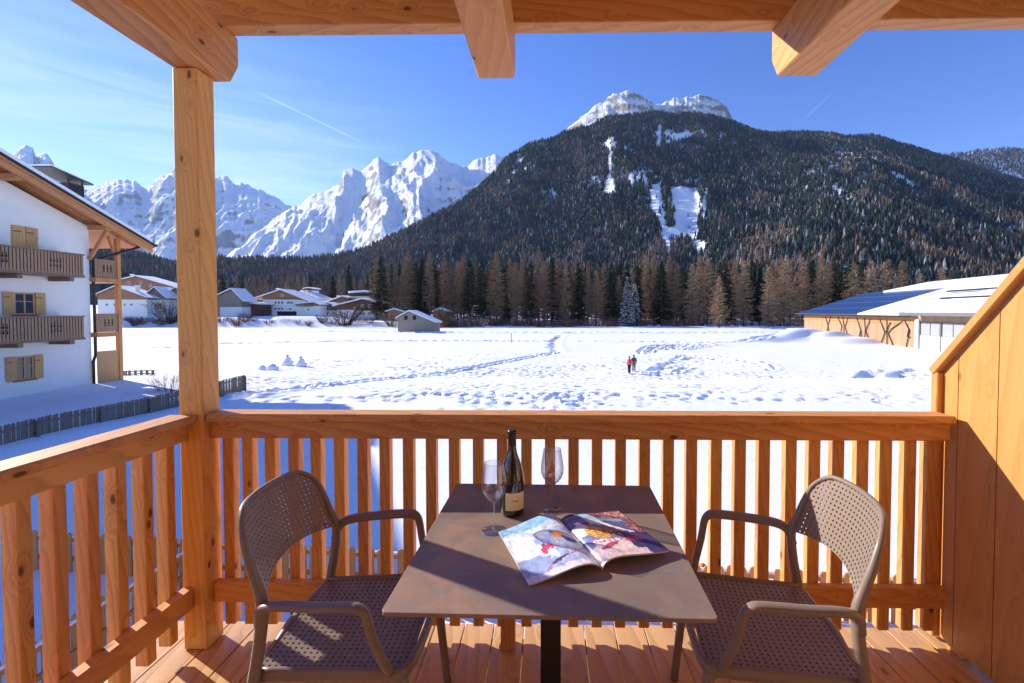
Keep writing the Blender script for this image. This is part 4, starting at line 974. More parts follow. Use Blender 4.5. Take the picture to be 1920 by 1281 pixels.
# balconies
def old_balcony(px_end, y_top, y_rail_bot, y_bot):
    XB = XW+1.25
    yb = atX(px_end, y_top, XB).y; zt = atX(px_end, y_top, XB).z; z1 = atX(px_end, y_rail_bot, XB).z; z0 = atX(px_end, y_bot, XB).z; ya = y2+1.5
    f = MB(); f.box((XW+.0, ya, z1-.14), (XB+.05, yb+.05, z1-.02)); fl = f.build('balcony', WOLDY, nb)
    f = MB(); f.box((XB-.03, ya, z1+.0), (XB+.03, yb, z1+.08)); f.box((XB-.05, ya, zt-.07), (XB+.06, yb+.04, zt)); f.box((XW, yb-.06, zt-.07), (XB-.05, yb+.02, zt)); f.build('balcony_rail', WOLDY, fl)
    f = MB(); y = yb; 
    while y > ya:
        f.box((XB+.031, y-.135, z1-.02), (XB+.055, y-.03, zt-.08)); y -= .15
    y = XB-.05
    while y > XW+.1:
        f.box((y-.12, yb+.021, z1-.02), (y-.01, yb+.04, zt-.08)); y -= .14
    f.build('balcony_board', WOLDZ, fl); f = MB(); f.box((XB+.0, ya, z1+.085), (XB+.02, yb, zt-.075)); f.build('gap_shade_sheet', DARKW, fl)  # dark sheet added behind the boards as the shade in their gaps
    f = MB(); y = yb-1.35; zm = (z1+zt)/2
    while y > ya+1:
        for dy in (-.30, -.15, 0, .15):
            for dz_, r in ((.18, .035), (.05, .055), (-.10, .03), (-.2, .05)):
                f.prism([(y+dy-r, zm+dz_), (y+dy, zm+dz_-r*1.6), (y+dy+r, zm+dz_), (y+dy, zm+dz_+r*1.6)], 0, XB+.056, XB+.060)
        y -= 2.35
    f.build('cutout_shade', DARKW, fl)  # dark diamonds laid on the boards as the shade inside carved holes
    for k, yy in enumerate((yb-.5, yb-2.9, yb-5.3, yb-7.7, yb-10)):
        f = MB(); f.box((XW, yy-.12, z1-.36), (XB-.1, yy+.12, z1-.145)); f.build('corbel', WOLDY, fl)
old_balcony(155, 477, 516, 528)
old_balcony(156, 592, 632, 645)
# wooden gallery at the far corner
gx0, gx1 = XW-2.0, XW+.35
gp = atX(226, 470, gx1)
gy = gp.y
b = MB(); b.box((gx1-.22, gy-.22, -3.2), (gx1, gy, roofz2(gy)-.3)); b.build('gallery_post', WROOFY, nb)
for (pt, pb) in ((489, 522), (588, 622)):
    zt = atX(215, pt, gx1).z; zb = atX(215, pb, gx1).z
    f = MB(); f.box((XW-3, yc+.02, zb-.28), (gx1-.02, gy+.02, zb-.02)); gl = f.build('gallery_floor', WROOFY, nb)
    f = MB(); y = yc+.05
    while y < gy-.3: f.box((gx1-.10, y, zb), (gx1-.07, y+.13, zt-.08)); y += .15
    f.box((gx1-.13, yc+.05, zt-.08), (gx1-.05, gy-.23, zt)); f.build('gallery_rail', WOLDZ, gl)
    f = MB(); zm = (zt+zb)/2; ym = (yc+gy)/2
    for dy in (-.22, 0, .22):
        for dz_, r in ((.15, .05), (0, .06), (-.15, .05)): f.prism([(ym+dy-r, zm+dz_), (ym+dy, zm+dz_-r*1.6), (ym+dy+r, zm+dz_), (ym+dy, zm+dz_+r*1.6)], 0, gx1-.069, gx1-.064)
    f.build('cutout_shade', DARKW, gl)  # same dark diamonds on the gallery, shade of holes that are not cut
zt = atX(200, 660, gx1).z
f = MB(); y = yc+.05
while y < gy-.24: f.box((gx1-.1, y, -3.2), (gx1-.06, y+.19, zt)); y += .2
f.box((gx1-.12, yc+.05, zt+.003), (gx1-.03, gy-.23, zt+.06)); f.build('gallery_screen', WSHUT, nb)
b = MB(); b.beam((gx1-.1, yc+.9, roofz2(yc+.9)-.5), (gx1-.1, gy-.2, roofz2(gy)-1.5), .1, .12); b.build('gallery_brace', WROOFY, nb)
# eave gutter and downpipe
b = MB(); gyx = ey+.02; b.tube([(XW-14.3, gyx, ez-.02), (XW+1.4, gyx, ez-.02)], .09, 8); gt = b.build('gutter', DARKM, nb)
pa = atX(238, 466, XW+.5); pb_ = atX(178, 488, XW+.12)
pts = catmull([(XW+.5, ey-.1, ez-.1), (XW+.5, pa.y, pa.z-.15), (XW+.14, pb_.y+.25, pb_.z+.08), (XW+.12, yc+.12, pb_.z-.3), (XW+.12, yc+.12, 1.0)], 6)
b = MB(); b.tube(pts+[Vector((XW+.12, yc+.12, -1.0)), Vector((XW+.12, yc-.02, -1.35)), Vector((XW+.12, yc-.02, -3.1))], .075, 8); b.build('downpipe', DARKM, gt)
# ---------------------------------------------------------------- fences
def picket_mesh(h, w_, t):
    b = MB(); prof = [(-w_/2, 0), (w_/2, 0), (w_/2, h-.045), (w_*.32, h-.012), (0, h), (-w_*.32, h-.012), (-w_/2, h-.045)]
    b.prism([(x, z) for x, z in prof], 1, -t/2, t/2); return b
def fence(label, p0, p1, h, sp, w_, m, name='picket_fence', snowcap=False, base=None, lift=lambda s: 0.0, postevery=2.2):
    p0 = Vector(p0); p1 = Vector(p1); d = (p1-p0).to_2d(); L = d.length; ang = math.atan2(d.y, d.x)
    z0 = float(gz(p0.x, p0.y)) if base is None else base
    root = thing(name, label, 'fence', (p0.x, p0.y, z0)); root.rotation_euler = (0, 0, ang)
    def gzl(s): q = p0.to_2d()+d*(s/L); return (float(gz(q.x, q.y)) if base is None else base)-z0+lift(s/L)
    n = int(L/sp); proto = None; rnd = random.Random(int(L*100))
    pm = picket_mesh(h+.12, w_, .022)
    for i in range(n+1):
        s = i*sp
        if proto is None: proto = pm.build('picket', m); proto.parent = root; o = proto
        else: o = proto.copy(); COL.objects.link(o)
        o.location = (s, 0, gzl(s)-.12+rnd.uniform(-.012, .012)); o.rotation_euler = (rnd.uniform(-.02, .02), rnd.uniform(-.015, .015), 0)
    for zz in (h*.28, h*.80):
        b = MB(); seg = 8
        for k in range(seg):
            s0, s1 = L*k/seg, L*(k+1)/seg; b.beam((s0, .035, zz+gzl(s0)), (s1, .035, zz+gzl(s1)), .045, .06)
        o = MB.build(b, 'rail', m, None); o.parent = root
        if snowcap and zz > h*.5:
            b = MB(); b.tube([(L*k/12, .035, zz+gzl(L*k/12)+.045) for k in range(13)], (.03, .022), 7); o = b.build('rail_snow', SNOWR, None); o.parent = root
    s = .1; 
    while s < L:
        b = MB(); b.tube([(s, .10, gzl(s)-.3), (s, .10, gzl(s)+h*.92)], .05, 8); o = b.build('fence_post', m, None); o.parent = root; s += postevery
    return root
fence('low brown picket fence with snow on its rail below the front railing', (-8.9, 7.40), (5.6, 6.22), .62, .155, .10, WFENCE, snowcap=True)
fence('brown picket fence running along below the side railing', (-5.62, 7.05), (-5.75, 2.0), .62, .155, .10, WFENCE, snowcap=True)
A_ = gnd(440, 733); 
fence('dark grey picket fence in the shaded garden of the white house', (-16.6, 24.8), (-15.5, 12.0), .86, .118, .088, WFENCED, lift=lambda f: -.05-.25*f)
q = gnd(232, 705); q2 = gnd(290, 703)
fence('tiny picket fence nearly buried in snow behind the dark one', q, q2, .35, .3, .14, WFENCED, postevery=9)
b_ = shrub_proto('garden_shrub', 1.6, 1.0, 60, 9, TWIGD)
b_.location = gnd(300, 742)+Vector((-.6, 1.4, 0)); b_.scale = (1.3, 1.0, 1.1); tag(b_, 'dark leafless garden shrub behind the grey picket fence', 'shrub')
o = cp2(b_, None); o.location = gnd(325, 735)+Vector((.2, 1.5, 0)); o.scale = (1, 1, .9); tag(o, 'smaller leafless shrub between the garden shrub and the post', 'shrub')
# ---------------------------------------------------------------- snowmen, snow lumps
def snowman(px, py, lab, s, seed):
    p = gnd(px, py); r = thing('snowman', lab, 'snowman', p, None)
    b = MB(); b.blob(p+Vector((0, 0, .30*s)), (.75*s, .7*s, .5*s), 14, 9, .2, seed); b.blob(p+Vector((.03, 0, .78*s)), (.42*s, .4*s, .32*s), 12, 8, .16, seed+1)
    b.blob(p+Vector((0, 0, 1.15*s)), (.20*s, .20*s, .19*s), 12, 8, .05, seed+2); b.build('body', SNOW, r)
    h = MB(); h.tube([p+Vector((0, 0, 1.26*s)), p+Vector((0, 0, 1.29*s)), p+Vector((0, 0, 1.30*s)), p+Vector((0, 0, 1.42*s))], [.22*s, .22*s, .13*s, .12*s], 10); h.build('hat', WFENCED, r)
snowman(539, 686, 'left of two small lumpy snowmen in the field', .82, 1)
snowman(564, 688, 'right of two small lumpy snowmen in the field', .78, 5)
for px, py, s, lab in ((511, 694, .55, 'larger snow lump left of the snowmen'), (491, 694, .35, 'smaller flat snow lump, farthest left near the snowmen')):
    p = gnd(px, py); b = MB(); b.blob(p+Vector((0, 0, .1)), (s*1.05, s*.8, s*.8), 12, 8, .2, int(px)); tag(b.build('snow_lump', SNOW), lab, 'snow lump')
# ---------------------------------------------------------------- two walkers
def skin_part(name, verts, edges, radii, m, parent, root_i=0, sub=2):
    me = bpy.data.meshes.new(name); me.from_pydata([tuple(v) for v in verts], edges, []); me.materials.append(m)
    o = bpy.data.objects.new(name, me); COL.objects.link(o); o.parent = parent
    md = o.modifiers.new('skin', 'SKIN'); md.use_smooth_shade = True
    for i, v in enumerate(me.skin_vertices[0].data): r = radii[i]; v.radius = r if hasattr(r, '__len__') else (r, r); v.use_root = (i == root_i)
    sb = o.modifiers.new('sub', 'SUBSURF'); sb.levels = sub; sb.render_levels = sub
    return o
SKINM = simple('skin', (0.55, 0.33, 0.24), .6, var=.05); HAIRM = simple('hair', (0.03, 0.02, 0.015), .8)
def walker(px, py, H, lab, jacket, trousers, hatm, step, yaw, bag=None):
    p = gnd(px, py); r = thing('person', lab, 'person', p); s = H/1.72
    hip = (0, 0, .92); neck = (0, .01, 1.46)
    fl, fr_ = (.09, -.02+step*.22, .04), (-.09, -step*.2, .05); kl, kr = (.09, .05+step*.12, .49), (-.09, .02-step*.05, .49)
    V = [hip, (0, 0, 1.15), (0, 0, 1.36), neck, (0, .015, 1.56), (0, .02, 1.66), (.09, 0, .86), kl, (fl[0], fl[1]-.03, .09), (fl[0], fl[1]+.13, .045), (-.09, 0, .86), kr, (fr_[0], fr_[1]-.03, .09), (fr_[0], fr_[1]+.13, .045),
         (.17, 0, 1.40), (.24, -.03, 1.14), (.23, .06, .92), (.22, .10, .84), (-.17, 0, 1.40), (-.24, -.03, 1.14), (-.23, .06, .92), (-.22, .10, .84)]
    E = [(0, 1), (1, 2), (2, 3), (3, 4), (4, 5), (0, 6), (6, 7), (7, 8), (8, 9), (0, 10), (10, 11), (11, 12), (12, 13), (2, 14), (14, 15), (15, 16), (16, 17), (2, 18), (18, 19), (19, 20), (20, 21)]
    Rr = [(.14, .10), (.13, .10), (.15, .11), .055, .095, .085, .085, .058, .04, .035, .085, .058, .04, .035, .06, .045, .034, .03, .06, .045, .034, .03]
    body = skin_part('body', V, E, Rr, SKINM, r)
    ji = [0, 1, 2, 3, 14, 15, 16, 18, 19, 20]; mp = {a: i for i, a in enumerate(ji)}
    Vj = [V[i] for i in ji]; Vj[mp[3]] = (0, .01, 1.50); Ej = [(0, 1), (1, 2), (2, 3), (2, 4), (4, 5), (5, 6), (2, 7), (7, 8), (8, 9)]
    skin_part('jacket', Vj, Ej, [(.185, .14), (.18, .135), (.19, .145), .075, .085, .072, .058, .085, .072, .058], jacket, r)
    ti = [0, 6, 7, 8, 10, 11, 12]; Vt = [V[i] for i in ti]; Et = [(0, 1), (1, 2), (2, 3), (0, 4), (4, 5), (5, 6)]
    skin_part('trousers', Vt, Et, [(.16, .12), .105, .08, .075, .105, .08, .075], trousers, r)
    for q in ((8, 9), (12, 13)):
        skin_part('boot', [V[q[0]], V[q[1]]], [(0, 1)], [.062, .05], BLACKM, r, sub=1)
    b = MB(); b.blob((0, .01, 1.665), (.105, .115, .095), 12, 8, .02, 3); o = b.build('woolly_hat', hatm, None); o.parent = r
    if bag:
        b = MB(); b.box((-.16, -.30, 1.02), (.16, -.13, 1.44), ch=.05); o = b.build('backpack', bag, None); o.parent = r
    r.scale = (s, s, s); r.rotation_euler = (0, 0, yaw); return r
JR = simple('red_jacket', (0.75, 0.045, 0.035), .7, var=.1); JP = simple('salmon_sleeve', (0.85, 0.30, 0.25), .7); JG = simple('olive_coat', (0.10, 0.09, 0.075), .8); TB = simple('black_trousers', (0.012, 0.013, 0.02), .8); HB = simple('dark_hat', (0.02, 0.02, 0.03), .8)
TG = simple('grey_trousers', (0.10, 0.10, 0.11), .8)
walker(1180, 701, 1.62, 'person in a salmon jacket with red backpack and black trousers, walking away', JP, TB, HB, .6, .1, JR)
walker(1188.5, 698, 1.66, 'person in a dark olive coat walking beside the red backpack', JG, TG, HB, -.6, -.1)
# ---------------------------------------------------------------- our balcony
CH_ = .004
# deck: one thing, boards run towards the viewer
deck = thing('balcony_deck', 'larch board floor of the balcony, sunlit along its outer edge', 'deck', (0, 0, 0))
rnd = random.Random(4); x = -1.83; k = 0
b = MB(); 
while x < 3.3:
    wd = .142; b.box((x+.0025, -.95, -.028), (x+wd-.0025, 2.190, rnd.uniform(-.0012, .0)), ch=.002); x += wd
b.build('board', WDECK, deck)
b = MB(); 
for yy in (-.8, .2, 1.1, 2.08): b.box((-1.76, yy-.05, -.20), (3.2, yy+.05, -.031))
b.build('joist', WX, deck)
# corner post
pX0, pX1, pY0, pY1 = -1.628, -1.522, 1.995, 2.101
post = thing('timber_post', 'square larch post carrying the roof at the balcony corner', 'post', ((pX0+pX1)/2, (pY0+pY1)/2, 0))
b = MB(); b.box((pX0, pY0, .001), (pX1, pY1, 2.548), ch=.005); b.build('shaft', WZ, post)
b = MB(); b.box((pX0+.01, pY0+.01, -2.75), (pX1-.01, pY1-.01, -.21)); b.build('lower_shaft', WZ, post)
# front railing
fr = thing('balcony_railing', 'front larch balcony railing between the post and the slanted side panel', 'railing', (0, 2.07, 0))
XR = 1.742
b = MB(); b.box((pX1+.001, 2.000, 1.014), (XR, 2.112, 1.050), ch=.008); b.build('handrail', WX, fr)
b = MB(); b.box((pX1+.001, 2.035, .935), (XR, 2.075, 1.0138), ch=.003); b.build('top_rail', WX, fr)
b = MB(); b.box((pX1+.001, 2.035, .190), (XR, 2.075, .282), ch=.004); b.build('bottom_rail', WX, fr)
b = MB(); b.box((-.222, 2.013, .001), (-.160, 2.0345, .189)); b.box((-.222, 2.0346, .001), (-.160, 2.074, .189)); b.build('support_block', WZ, fr)
bal = MB(); bal.box((-.0235, -.024, .062), (.0235, .024, 1.013), ch=.003)
rnd = random.Random(9); xs = [atY(q, 950, 2.076).x for q in (428, 464.5, 507, 550, 593, 636, 679, 722, 765, 808, 852, 896.5, 941, 987, 1031, 1076, 1120, 1164.5, 1209, 1253, 1297, 1343, 1388.5, 1433, 1484, 1528, 1572, 1617.5, 1662, 1708, 1747)]
first_b = None
for i, xx in enumerate(xs):
    if first_b is None: first_b = bal.build('baluster', WZ); o = first_b
    else: o = first_b.copy(); COL.objects.link(o)
    o.parent = fr; o.location = (xx+rnd.uniform(-.002, .002), 2.0995-2.07+.0005, 0)
# side railing
sr = thing('balcony_railing', 'left side railing of the balcony running from the post towards the viewer', 'railing', (-1.65, .5, 0))
b = MB(); b.box((-1.665, -.9, 1.014), (-1.545, 1.994, 1.050), ch=.008); b.build('handrail', WY, sr)
b = MB(); b.box((-1.626, -.9, .935), (-1.590, 1.994, 1.0138), ch=.003); b.build('top_rail', WY, sr)
b = MB(); b.box((-1.626, -.9, .190), (-1.575, 1.994, .282), ch=.004); b.build('bottom_rail', WY, sr)
bal2 = MB(); bal2.box((-.0275, -.021, .062), (.0275, .021, 1.013), ch=.003); fb = None
sys_ = [atX(q, 1050, -1.627).y+.021 for q in (317, 274, 222.6, 168, 104, 34)]; sys_ += [sys_[-1]-.1085*(k+1) for k in range(19)]
for y in sys_:
    if fb is None: fb = bal2.build('baluster', WZ); o = fb
    else: o = fb.copy(); COL.objects.link(o)
    o.parent = sr; o.location = (-1.6548+1.65, y-.5, 0)
# slanted side panel
XPn = 1.770
pn = thing('side_panel', 'tall wooden privacy panel with slanted top at the right of the balcony', 'privacy panel', (XPn, 1.2, 0))
def ptop(y): return 1.25+(2.115-y)*1.12
TOPZ = 2.75
ys = [2.112, 2.035, 1.855, 1.66, 1.47, 1.28, 1.09, .90, .71]
b = MB()
for y1, y0 in zip(ys[:-1], ys[1:]):
    g = .0022; b.prism([(y0+g, .022), (y1-g, .022), (y1-g, min(TOPZ, ptop(y1-g)-.03)), (y0+g, min(TOPZ, ptop(y0+g)-.03))], 0, XPn, XPn+.022)
b.build('board', WPAN, pn)
b = MB(); b.box((XPn+.024, .71, .05), (XPn+.05, 2.09, 1.2)); b.prism([(.71, 1.201), (2.05, 1.201), (.75, 2.6), (.71, 2.6)], 0, XPn+.024, XPn+.05); b.build('backing', WPAN, pn)
b = MB(); b.box((XPn-.026, 2.113, .012), (XPn+.075, 2.150, ptop(2.148)+.012), ch=.004); b.build('edge_trim', WZ, pn)
tl = MB(); ya, yb2 = 2.150, .70; c0 = Vector((XPn+.0225, ya, ptop(ya)+.012)); c1_ = Vector((XPn+.0225, yb2, ptop(yb2)+.012)); tl.beam(c0, c1_, .105, .036, ch=.004); tl.build('slanted_trim', WPANY, pn)
for q_ in (1.75, 1.99): b = MB(); b.box((XPn+.0, q_, .0005), (XPn+.05, q_+.07, .0215)); b.build('foot', WZ, pn)
# roof
rf = thing('balcony_roof', 'larch roof with projecting beams above the balcony', 'roof', (0, 1, 2.8))
def purlin(x0, x1, ye, ph):
    b = MB(); zb, zt = 2.552, 2.782; c = ph
    b.prism([(-.98, zb), (ye-.055, zb), (ye, zb+.095), (ye, zt), (-.98, zt)], 0, x0, x1); o = b.build('beam', WY, rf)
    bm = bmesh.new(); bm.from_mesh(o.data); bmesh.ops.bevel(bm, geom=bm.edges[:], offset=.006, segments=1, affect='EDGES'); bm.to_mesh(o.data); bm.free(); fixnormals(o)
purlin(-1.632, -1.468, 2.192, 0); purlin(-.330, -.165, 2.178, 0); purlin(1.012, 1.186, 2.178, 0); purlin(2.35, 2.52, 2.178, 0)
b = MB(); b.box((-1.66, 2.092, 2.7825), (3.6, 2.178, 3.00), ch=.004); b.build('edge_beam', WX, rf)
b = MB(); yy = -1.0
while yy < 2.08: b.box((-1.66, yy+.001, 2.965), (3.6, yy+.149, 2.99), ch=.003); yy += .15
b.build('ceiling_board', WX, rf)
b = MB()
for xx in np.arange(-1.55, 3.5, .65): b.box((xx-.04, -1.0, 2.80), (xx+.04, 2.09, 2.964)) if False else None
b.box((-1.70, -1.1, 3.002), (3.7, 2.25, 3.05)); b.build('roof_deck', WX, rf)
b = MB(); b.box((-1.69, -1.1, 3.052), (3.68, 2.24, 3.25), ch=.03); b.build('roof_snow', SNOWR, rf)
# house behind the balcony
hw = thing('house_wall', 'wooden house front behind the balcony', 'house', (0, -1, -2.7))
b = MB(); b.box((-2.2, -3.0, -2.9), (4.2, -1.001, -.03)); b.build('lower_wall', PLASTER, hw)
b = MB(); x = -1.66
while x < 3.6: b.box((x+.002, -1.05, .0), (x+.158, -1.0, 2.96), ch=.003); x += .16
b.build('boarding', WPAN, hw)
b = MB(); b.box((-.62, -.998, .02), (.62, -.93, 2.12)); d_ = b.build('door', WPAN, hw)
b = MB(); b.box((-.5, -.929, .14), (.5, -.915, 2.0)); b.build('door_glass', GLASSD, d_)
b = MB(); b.tube([(.56, -.90, 1.0), (.56, -.86, 1.0), (.46, -.86, 1.0)], .010, 8); b.build('door_handle', GREYM, d_)

# ---------------------------------------------------------------- table
TZ = .752; tcx, tcy = 0.0, 1.556; TA = -R(1.0)
tb = thing('bistro_table', 'square bistro table with mottled dark brown top', 'table', (tcx, tcy, 0)); tb.rotation_euler = (0, 0, TA)
tm_, t = mat('rust_brown_laminate')
tc_ = t.new('ShaderNodeTexCoord'); n1_ = noise(t, tc_.outputs['Object'], 5, 6, 0.65, .6); n2_ = noise(t, tc_.outputs['Object'], 260, 3, 0.7); n3_ = noise(t, tc_.outputs['Object'], 14, 5, 0.6)
c = t.ramp(n1_, [(0.32, (.19, .138, .108)), (.5, (.245, .172, .128)), (.68, (.38, .225, .135))])
c = t.mix(t.maprange(n3_, .50, .72, 0, .55), c, (.18, .165, .17))
c = t.mix(t.maprange(n2_, .45, .7, 0, .22), c, (.30, .24, .22)); t.set(t.b.inputs['Base Color'], c)
t.b.inputs['Roughness'].default_value = .45; t.b.inputs['Specular IOR Level'].default_value = .35
bump(t, t.math('ADD', t.math('MULTIPLY', n2_, 1), t.math('MULTIPLY', noise(t, tc_.outputs['Object'], 700, 2), .6)), .45, .0012)
hw_, hd_ = .417, .434
def rrect(a, b_, r, n=6):
    P = []
    for (cx, cy, s0) in ((a-r, b_-r, 0), (-a+r, b_-r, 90), (-a+r, -b_+r, 180), (a-r, -b_+r, 270)):
        for k in range(n+1): an = R(s0+90*k/n); P.append((cx+r*math.cos(an), cy+r*math.sin(an)))
    return P
b = MB(); b.prism(rrect(hw_, hd_, .015), 2, TZ-.011, TZ); o = b.build('tabletop', tm_); o.parent = tb; fixnormals(o)
md = o.modifiers.new('bev', 'BEVEL'); md.width = .0018; md.segments = 2; md.limit_method = 'ANGLE'
b = MB(); b.box((-.034, -.034, .025), (.034, .034, TZ-.018), ch=.004); o = b.build('column', BLACKM); o.parent = tb
b = MB(); b.box((-.24, -.03, TZ-.018), (.24, .03, TZ-.0115)); b.box((-.03, -.24, TZ-.0179), (.03, .24, TZ-.0114)); o = b.build('top_bracket', BLACKM); o.parent = tb
b = MB(); b.prism(rrect(.22, .22, .02), 2, .001, .012); b.prism(rrect(.05, .05, .01), 2, .0121, .030); o = b.build('base_plate', BLACKM); o.parent = tb; fixnormals(o)

# ---------------------------------------------------------------- chairs
PL, t = mat('taupe_plastic'); tc_ = t.new('ShaderNodeTexCoord')
t.b.inputs['Base Color'].default_value = (.235, .18, .142, 1); t.b.inputs['Roughness'].default_value = .36; t.b.inputs['Specular IOR Level'].default_value = .45
bump(t, noise(t, tc_.outputs['Object'], 900, 2), .12, .0006)
def perforated(surf, nu, nv, hole, inside, th, seg=8):
    """sheet with real round holes; surf(u,v)->(p, normal) with u,v in 0..1; inside(u,v)->bool"""
    V = []; Fc = []; key = {}
    def vid(p):
        k_ = (round(p[0], 5), round(p[1], 5), round(p[2], 5))
        if k_ not in key: key[k_] = len(V); V.append(p)
        return key[k_]
    for side in (0, 1):
        off = th*.5 if side == 0 else -th*.5
        def P(u, v):
            p, n = surf(u, v); return tuple(Vector(p)+Vector(n)*off)
        for i in range(nu):
            for j in range(nv):
                u0, v0 = i/nu, j/nv; du, dv = 1/nu, 1/nv; uc, vc = u0+du/2, v0+dv/2
                if not inside(uc, vc): continue
                ring = []; out = []
                for k in range(seg):
                    a = 2*PI*(k+.5)/seg
                    ring.append((uc+du*hole*math.cos(a), vc+dv*hole*math.sin(a)))
                for k in range(seg):
                    a = 2*PI*(k+.5)/seg; c, s_ = math.cos(a), math.sin(a); m_ = max(abs(c), abs(s_)); out.append((uc+du*.5*c/m_, vc+dv*.5*s_/m_))
                # snap the outer ring to corners of the cell plus mid points
                outer = []
                for k in range(seg):
                    c, s_ = out[k][0]-uc, out[k][1]-vc
                    cu = uc+ (du*.5 if c > 0 else -du*.5) if abs(c) > du*.3 else out[k][0]
                    outer.append(out[k])
                rv = [vid(P(*q)) for q in ring]; ov = [vid(P(*q)) for q in outer]
                cor = {}
                for k in range(seg):
                    k2 = (k+1) % seg; a0, a1 = outer[k], outer[k2]
                    quad = (rv[k], ov[k], ov[k2], rv[k2])
                    same = abs(a0[0]-a1[0]) < 1e-9 or abs(a0[1]-a1[1]) < 1e-9
                    if not same:
                        cx_ = uc+du*.5 if (a0[0]+a1[0])/2 > uc else uc-du*.5; cy_ = vc+dv*.5 if (a0[1]+a1[1])/2 > vc else vc-dv*.5
                        cvv = vid(P(cx_, cy_)); f = (rv[k], ov[k], cvv, ov[k2], rv[k2])
                    else: f = quad
                    Fc.append(f if side == 0 else tuple(reversed(f)))
                if side == 0: cor['r'] = rv
                HR.setdefault((i, j), {})[side] = rv
    for d in HR.values():
        if 0 in d and 1 in d:
            a, b_ = d[0], d[1]
            for k in range(seg): Fc.append((a[(k+1) % seg], a[k], b_[k], b_[(k+1) % seg])) if False else Fc.append((a[k], a[(k+1) % seg], b_[(k+1) % seg], b_[k]))
    return V, Fc
def back_pt(u, v):
    y = (u-.5)*2; hwid = .238+.004*v-.030*max(0, v-.2)**2
    sag = (1-y*y)
    x = -.185-.085*v-.052*sag-.008*(1-v)*sag
    zt = .902-.004*abs(y)**3; zb = .655+.032*sag
    return Vector((x, y*hwid, zb+(zt-zb)*v))
def back_surf(u, v):
    e = .01; p = back_pt(u, v); n = (back_pt(u+e, v)-back_pt(u-e, v)).cross(back_pt(u, v+e)-back_pt(u, v-e)).normalized(); return p, n
def back_in(u, v):
    y = abs(u-.5)*2*.235; zz = v*.245
    r = .095; cx, cz = .235-r, .245-r
    if y > cx and zz > cz: return (y-cx)**2+(zz-cz)**2 < (r-.006)**2
    return True
def seat_surf(u, v):
    x = -.215+.435*u; y = (v-.5)*.452*(1+.05*u); z = .448-.014*math.sin(PI*u*.85+.2)*(1-(2*v-1)**2)-.018*max(0, u-.82)**2*30*.3
    return Vector((x, y, z)), Vector((0, 0, 1))
def make_chair(label, loc, rz, group):
    ch = thing('plastic_armchair', label, 'armchair', loc, group)
    global HR
    HR = {}; V, Fc = perforated(back_surf, 24, 14, .235, back_in, .0055); b = MB(); b.add(V, Fc); o = b.build('backrest', PL); o.parent = ch
    HR = {}; V, Fc = perforated(seat_surf, 23, 23, .235, lambda u, v: True, .006); b = MB(); b.add(V, Fc); o = b.build('seat', PL); o.parent = ch
    # rim of the backrest, running into the rear legs
    def rim(y): return y
    pts = []
    n = 14; r = .095
    side = [back_pt(1.0, v) for v in (0.0, .25, .5)]
    def edge(sgn):
        P = []
        P.append(Vector((-.292, sgn*.262, 0))); P.append(Vector((-.245, sgn*.256, .25))); P.append(Vector((-.212, sgn*.250, .44))); P.append(Vector((-.192, sgn*.252, .56)))
        P.append(Vector((-.186, sgn*.248, .655)))
        for v in (.25, .48): q = back_pt(.5+sgn*.5, v); P.append(Vector((q.x, sgn*(abs(q.y)+.002), q.z)))
        for k in range(1, 6):
            an = R(90*k/6); yy = .235-r+r*math.cos(an); zz = .245-r+r*math.sin(an)
            q = back_pt(.5+sgn*yy/.235/2, zz/.245); P.append(q)
        return P
    L_ = edge(-1); Rr_ = edge(1); top = [back_pt(u, 1.0) for u in (.25, .38, .5, .62, .75)]
    path = L_[:]+top+Rr_[::-1]; path = catmull(path, 4); N = len(path)
    rad = []
    for p in path:
        z_ = p.z
        if z_ < .66: k = 1.0+(.66-z_)*.15; rad.append((.0165*k, .0165*k))
        else: f = min(1, (z_-.66)/.2); rad.append((.0165-.0075*f, .0165-.0065*f))
    b = MB(); b.tube(path, rad, 10); o = b.build('back_frame', PL); o.parent = ch
    for sgn in (-1, 1):
        P = catmull([(-.192, sgn*.252, .60), (-.178, sgn*.262, .648), (-.135, sgn*.277, .668), (-.03, sgn*.293, .674), (.075, sgn*.300, .677), (.108, sgn*.300, .672), (.128, sgn*.298, .650), (.142, sgn*.290, .58), (.165, sgn*.272, .50), (.178, sgn*.250, .455)], 5)
        N = len(P); rad = []
        for i in range(N):
            f = i/(N-1); g = 1 if f < .12 else 0
            w_ = .0165 if f < .08 else (.023 if f < .6 else .017); rad.append((w_, .0135 if f > .1 else .016))
        for _ in range(3): rad = [rad[0]]+[tuple((rad[i-1][q]+rad[i][q]*2+rad[i+1][q])/4 for q in (0, 1)) for i in range(1, N-1)]+[rad[-1]]
        b = MB(); b.tube(P, rad, 10); o = b.build('armrest', PL); o.parent = ch
    # seat frame
    P = [(-.215, -.232, .436), (0, -.238, .438), (.17, -.243, .440), (.222, -.215, .437), (.236, 0, .430), (.222, .215, .437), (.17, .243, .440), (0, .238, .438), (-.215, .232, .436)]
    b = MB(); b.tube(catmull(P, 5), [(.013, .022)]*(8*5+1), 10); b.tube([(-.215, -.232, .436), (-.235, 0, .432), (-.215, .232, .436)], [.012, .018, .012], 8); o = b.build('seat_frame', PL); o.parent = ch
    for sgn in (-1, 1):
        b = MB(); b.tube(catmull([(.190, sgn*.232, .440), (.214, sgn*.240, .40), (.225, sgn*.246, .25), (.248, sgn*.262, 0.002)], 4), [.021, .021, .020, .019, .0185, .018, .0175, .017, .017, .0165, .016, .016, .0155], 10); o = b.build('leg', PL); o.parent = ch
    ch.rotation_euler = (0, 0, rz)
    for o in ch.children: pass
    return ch
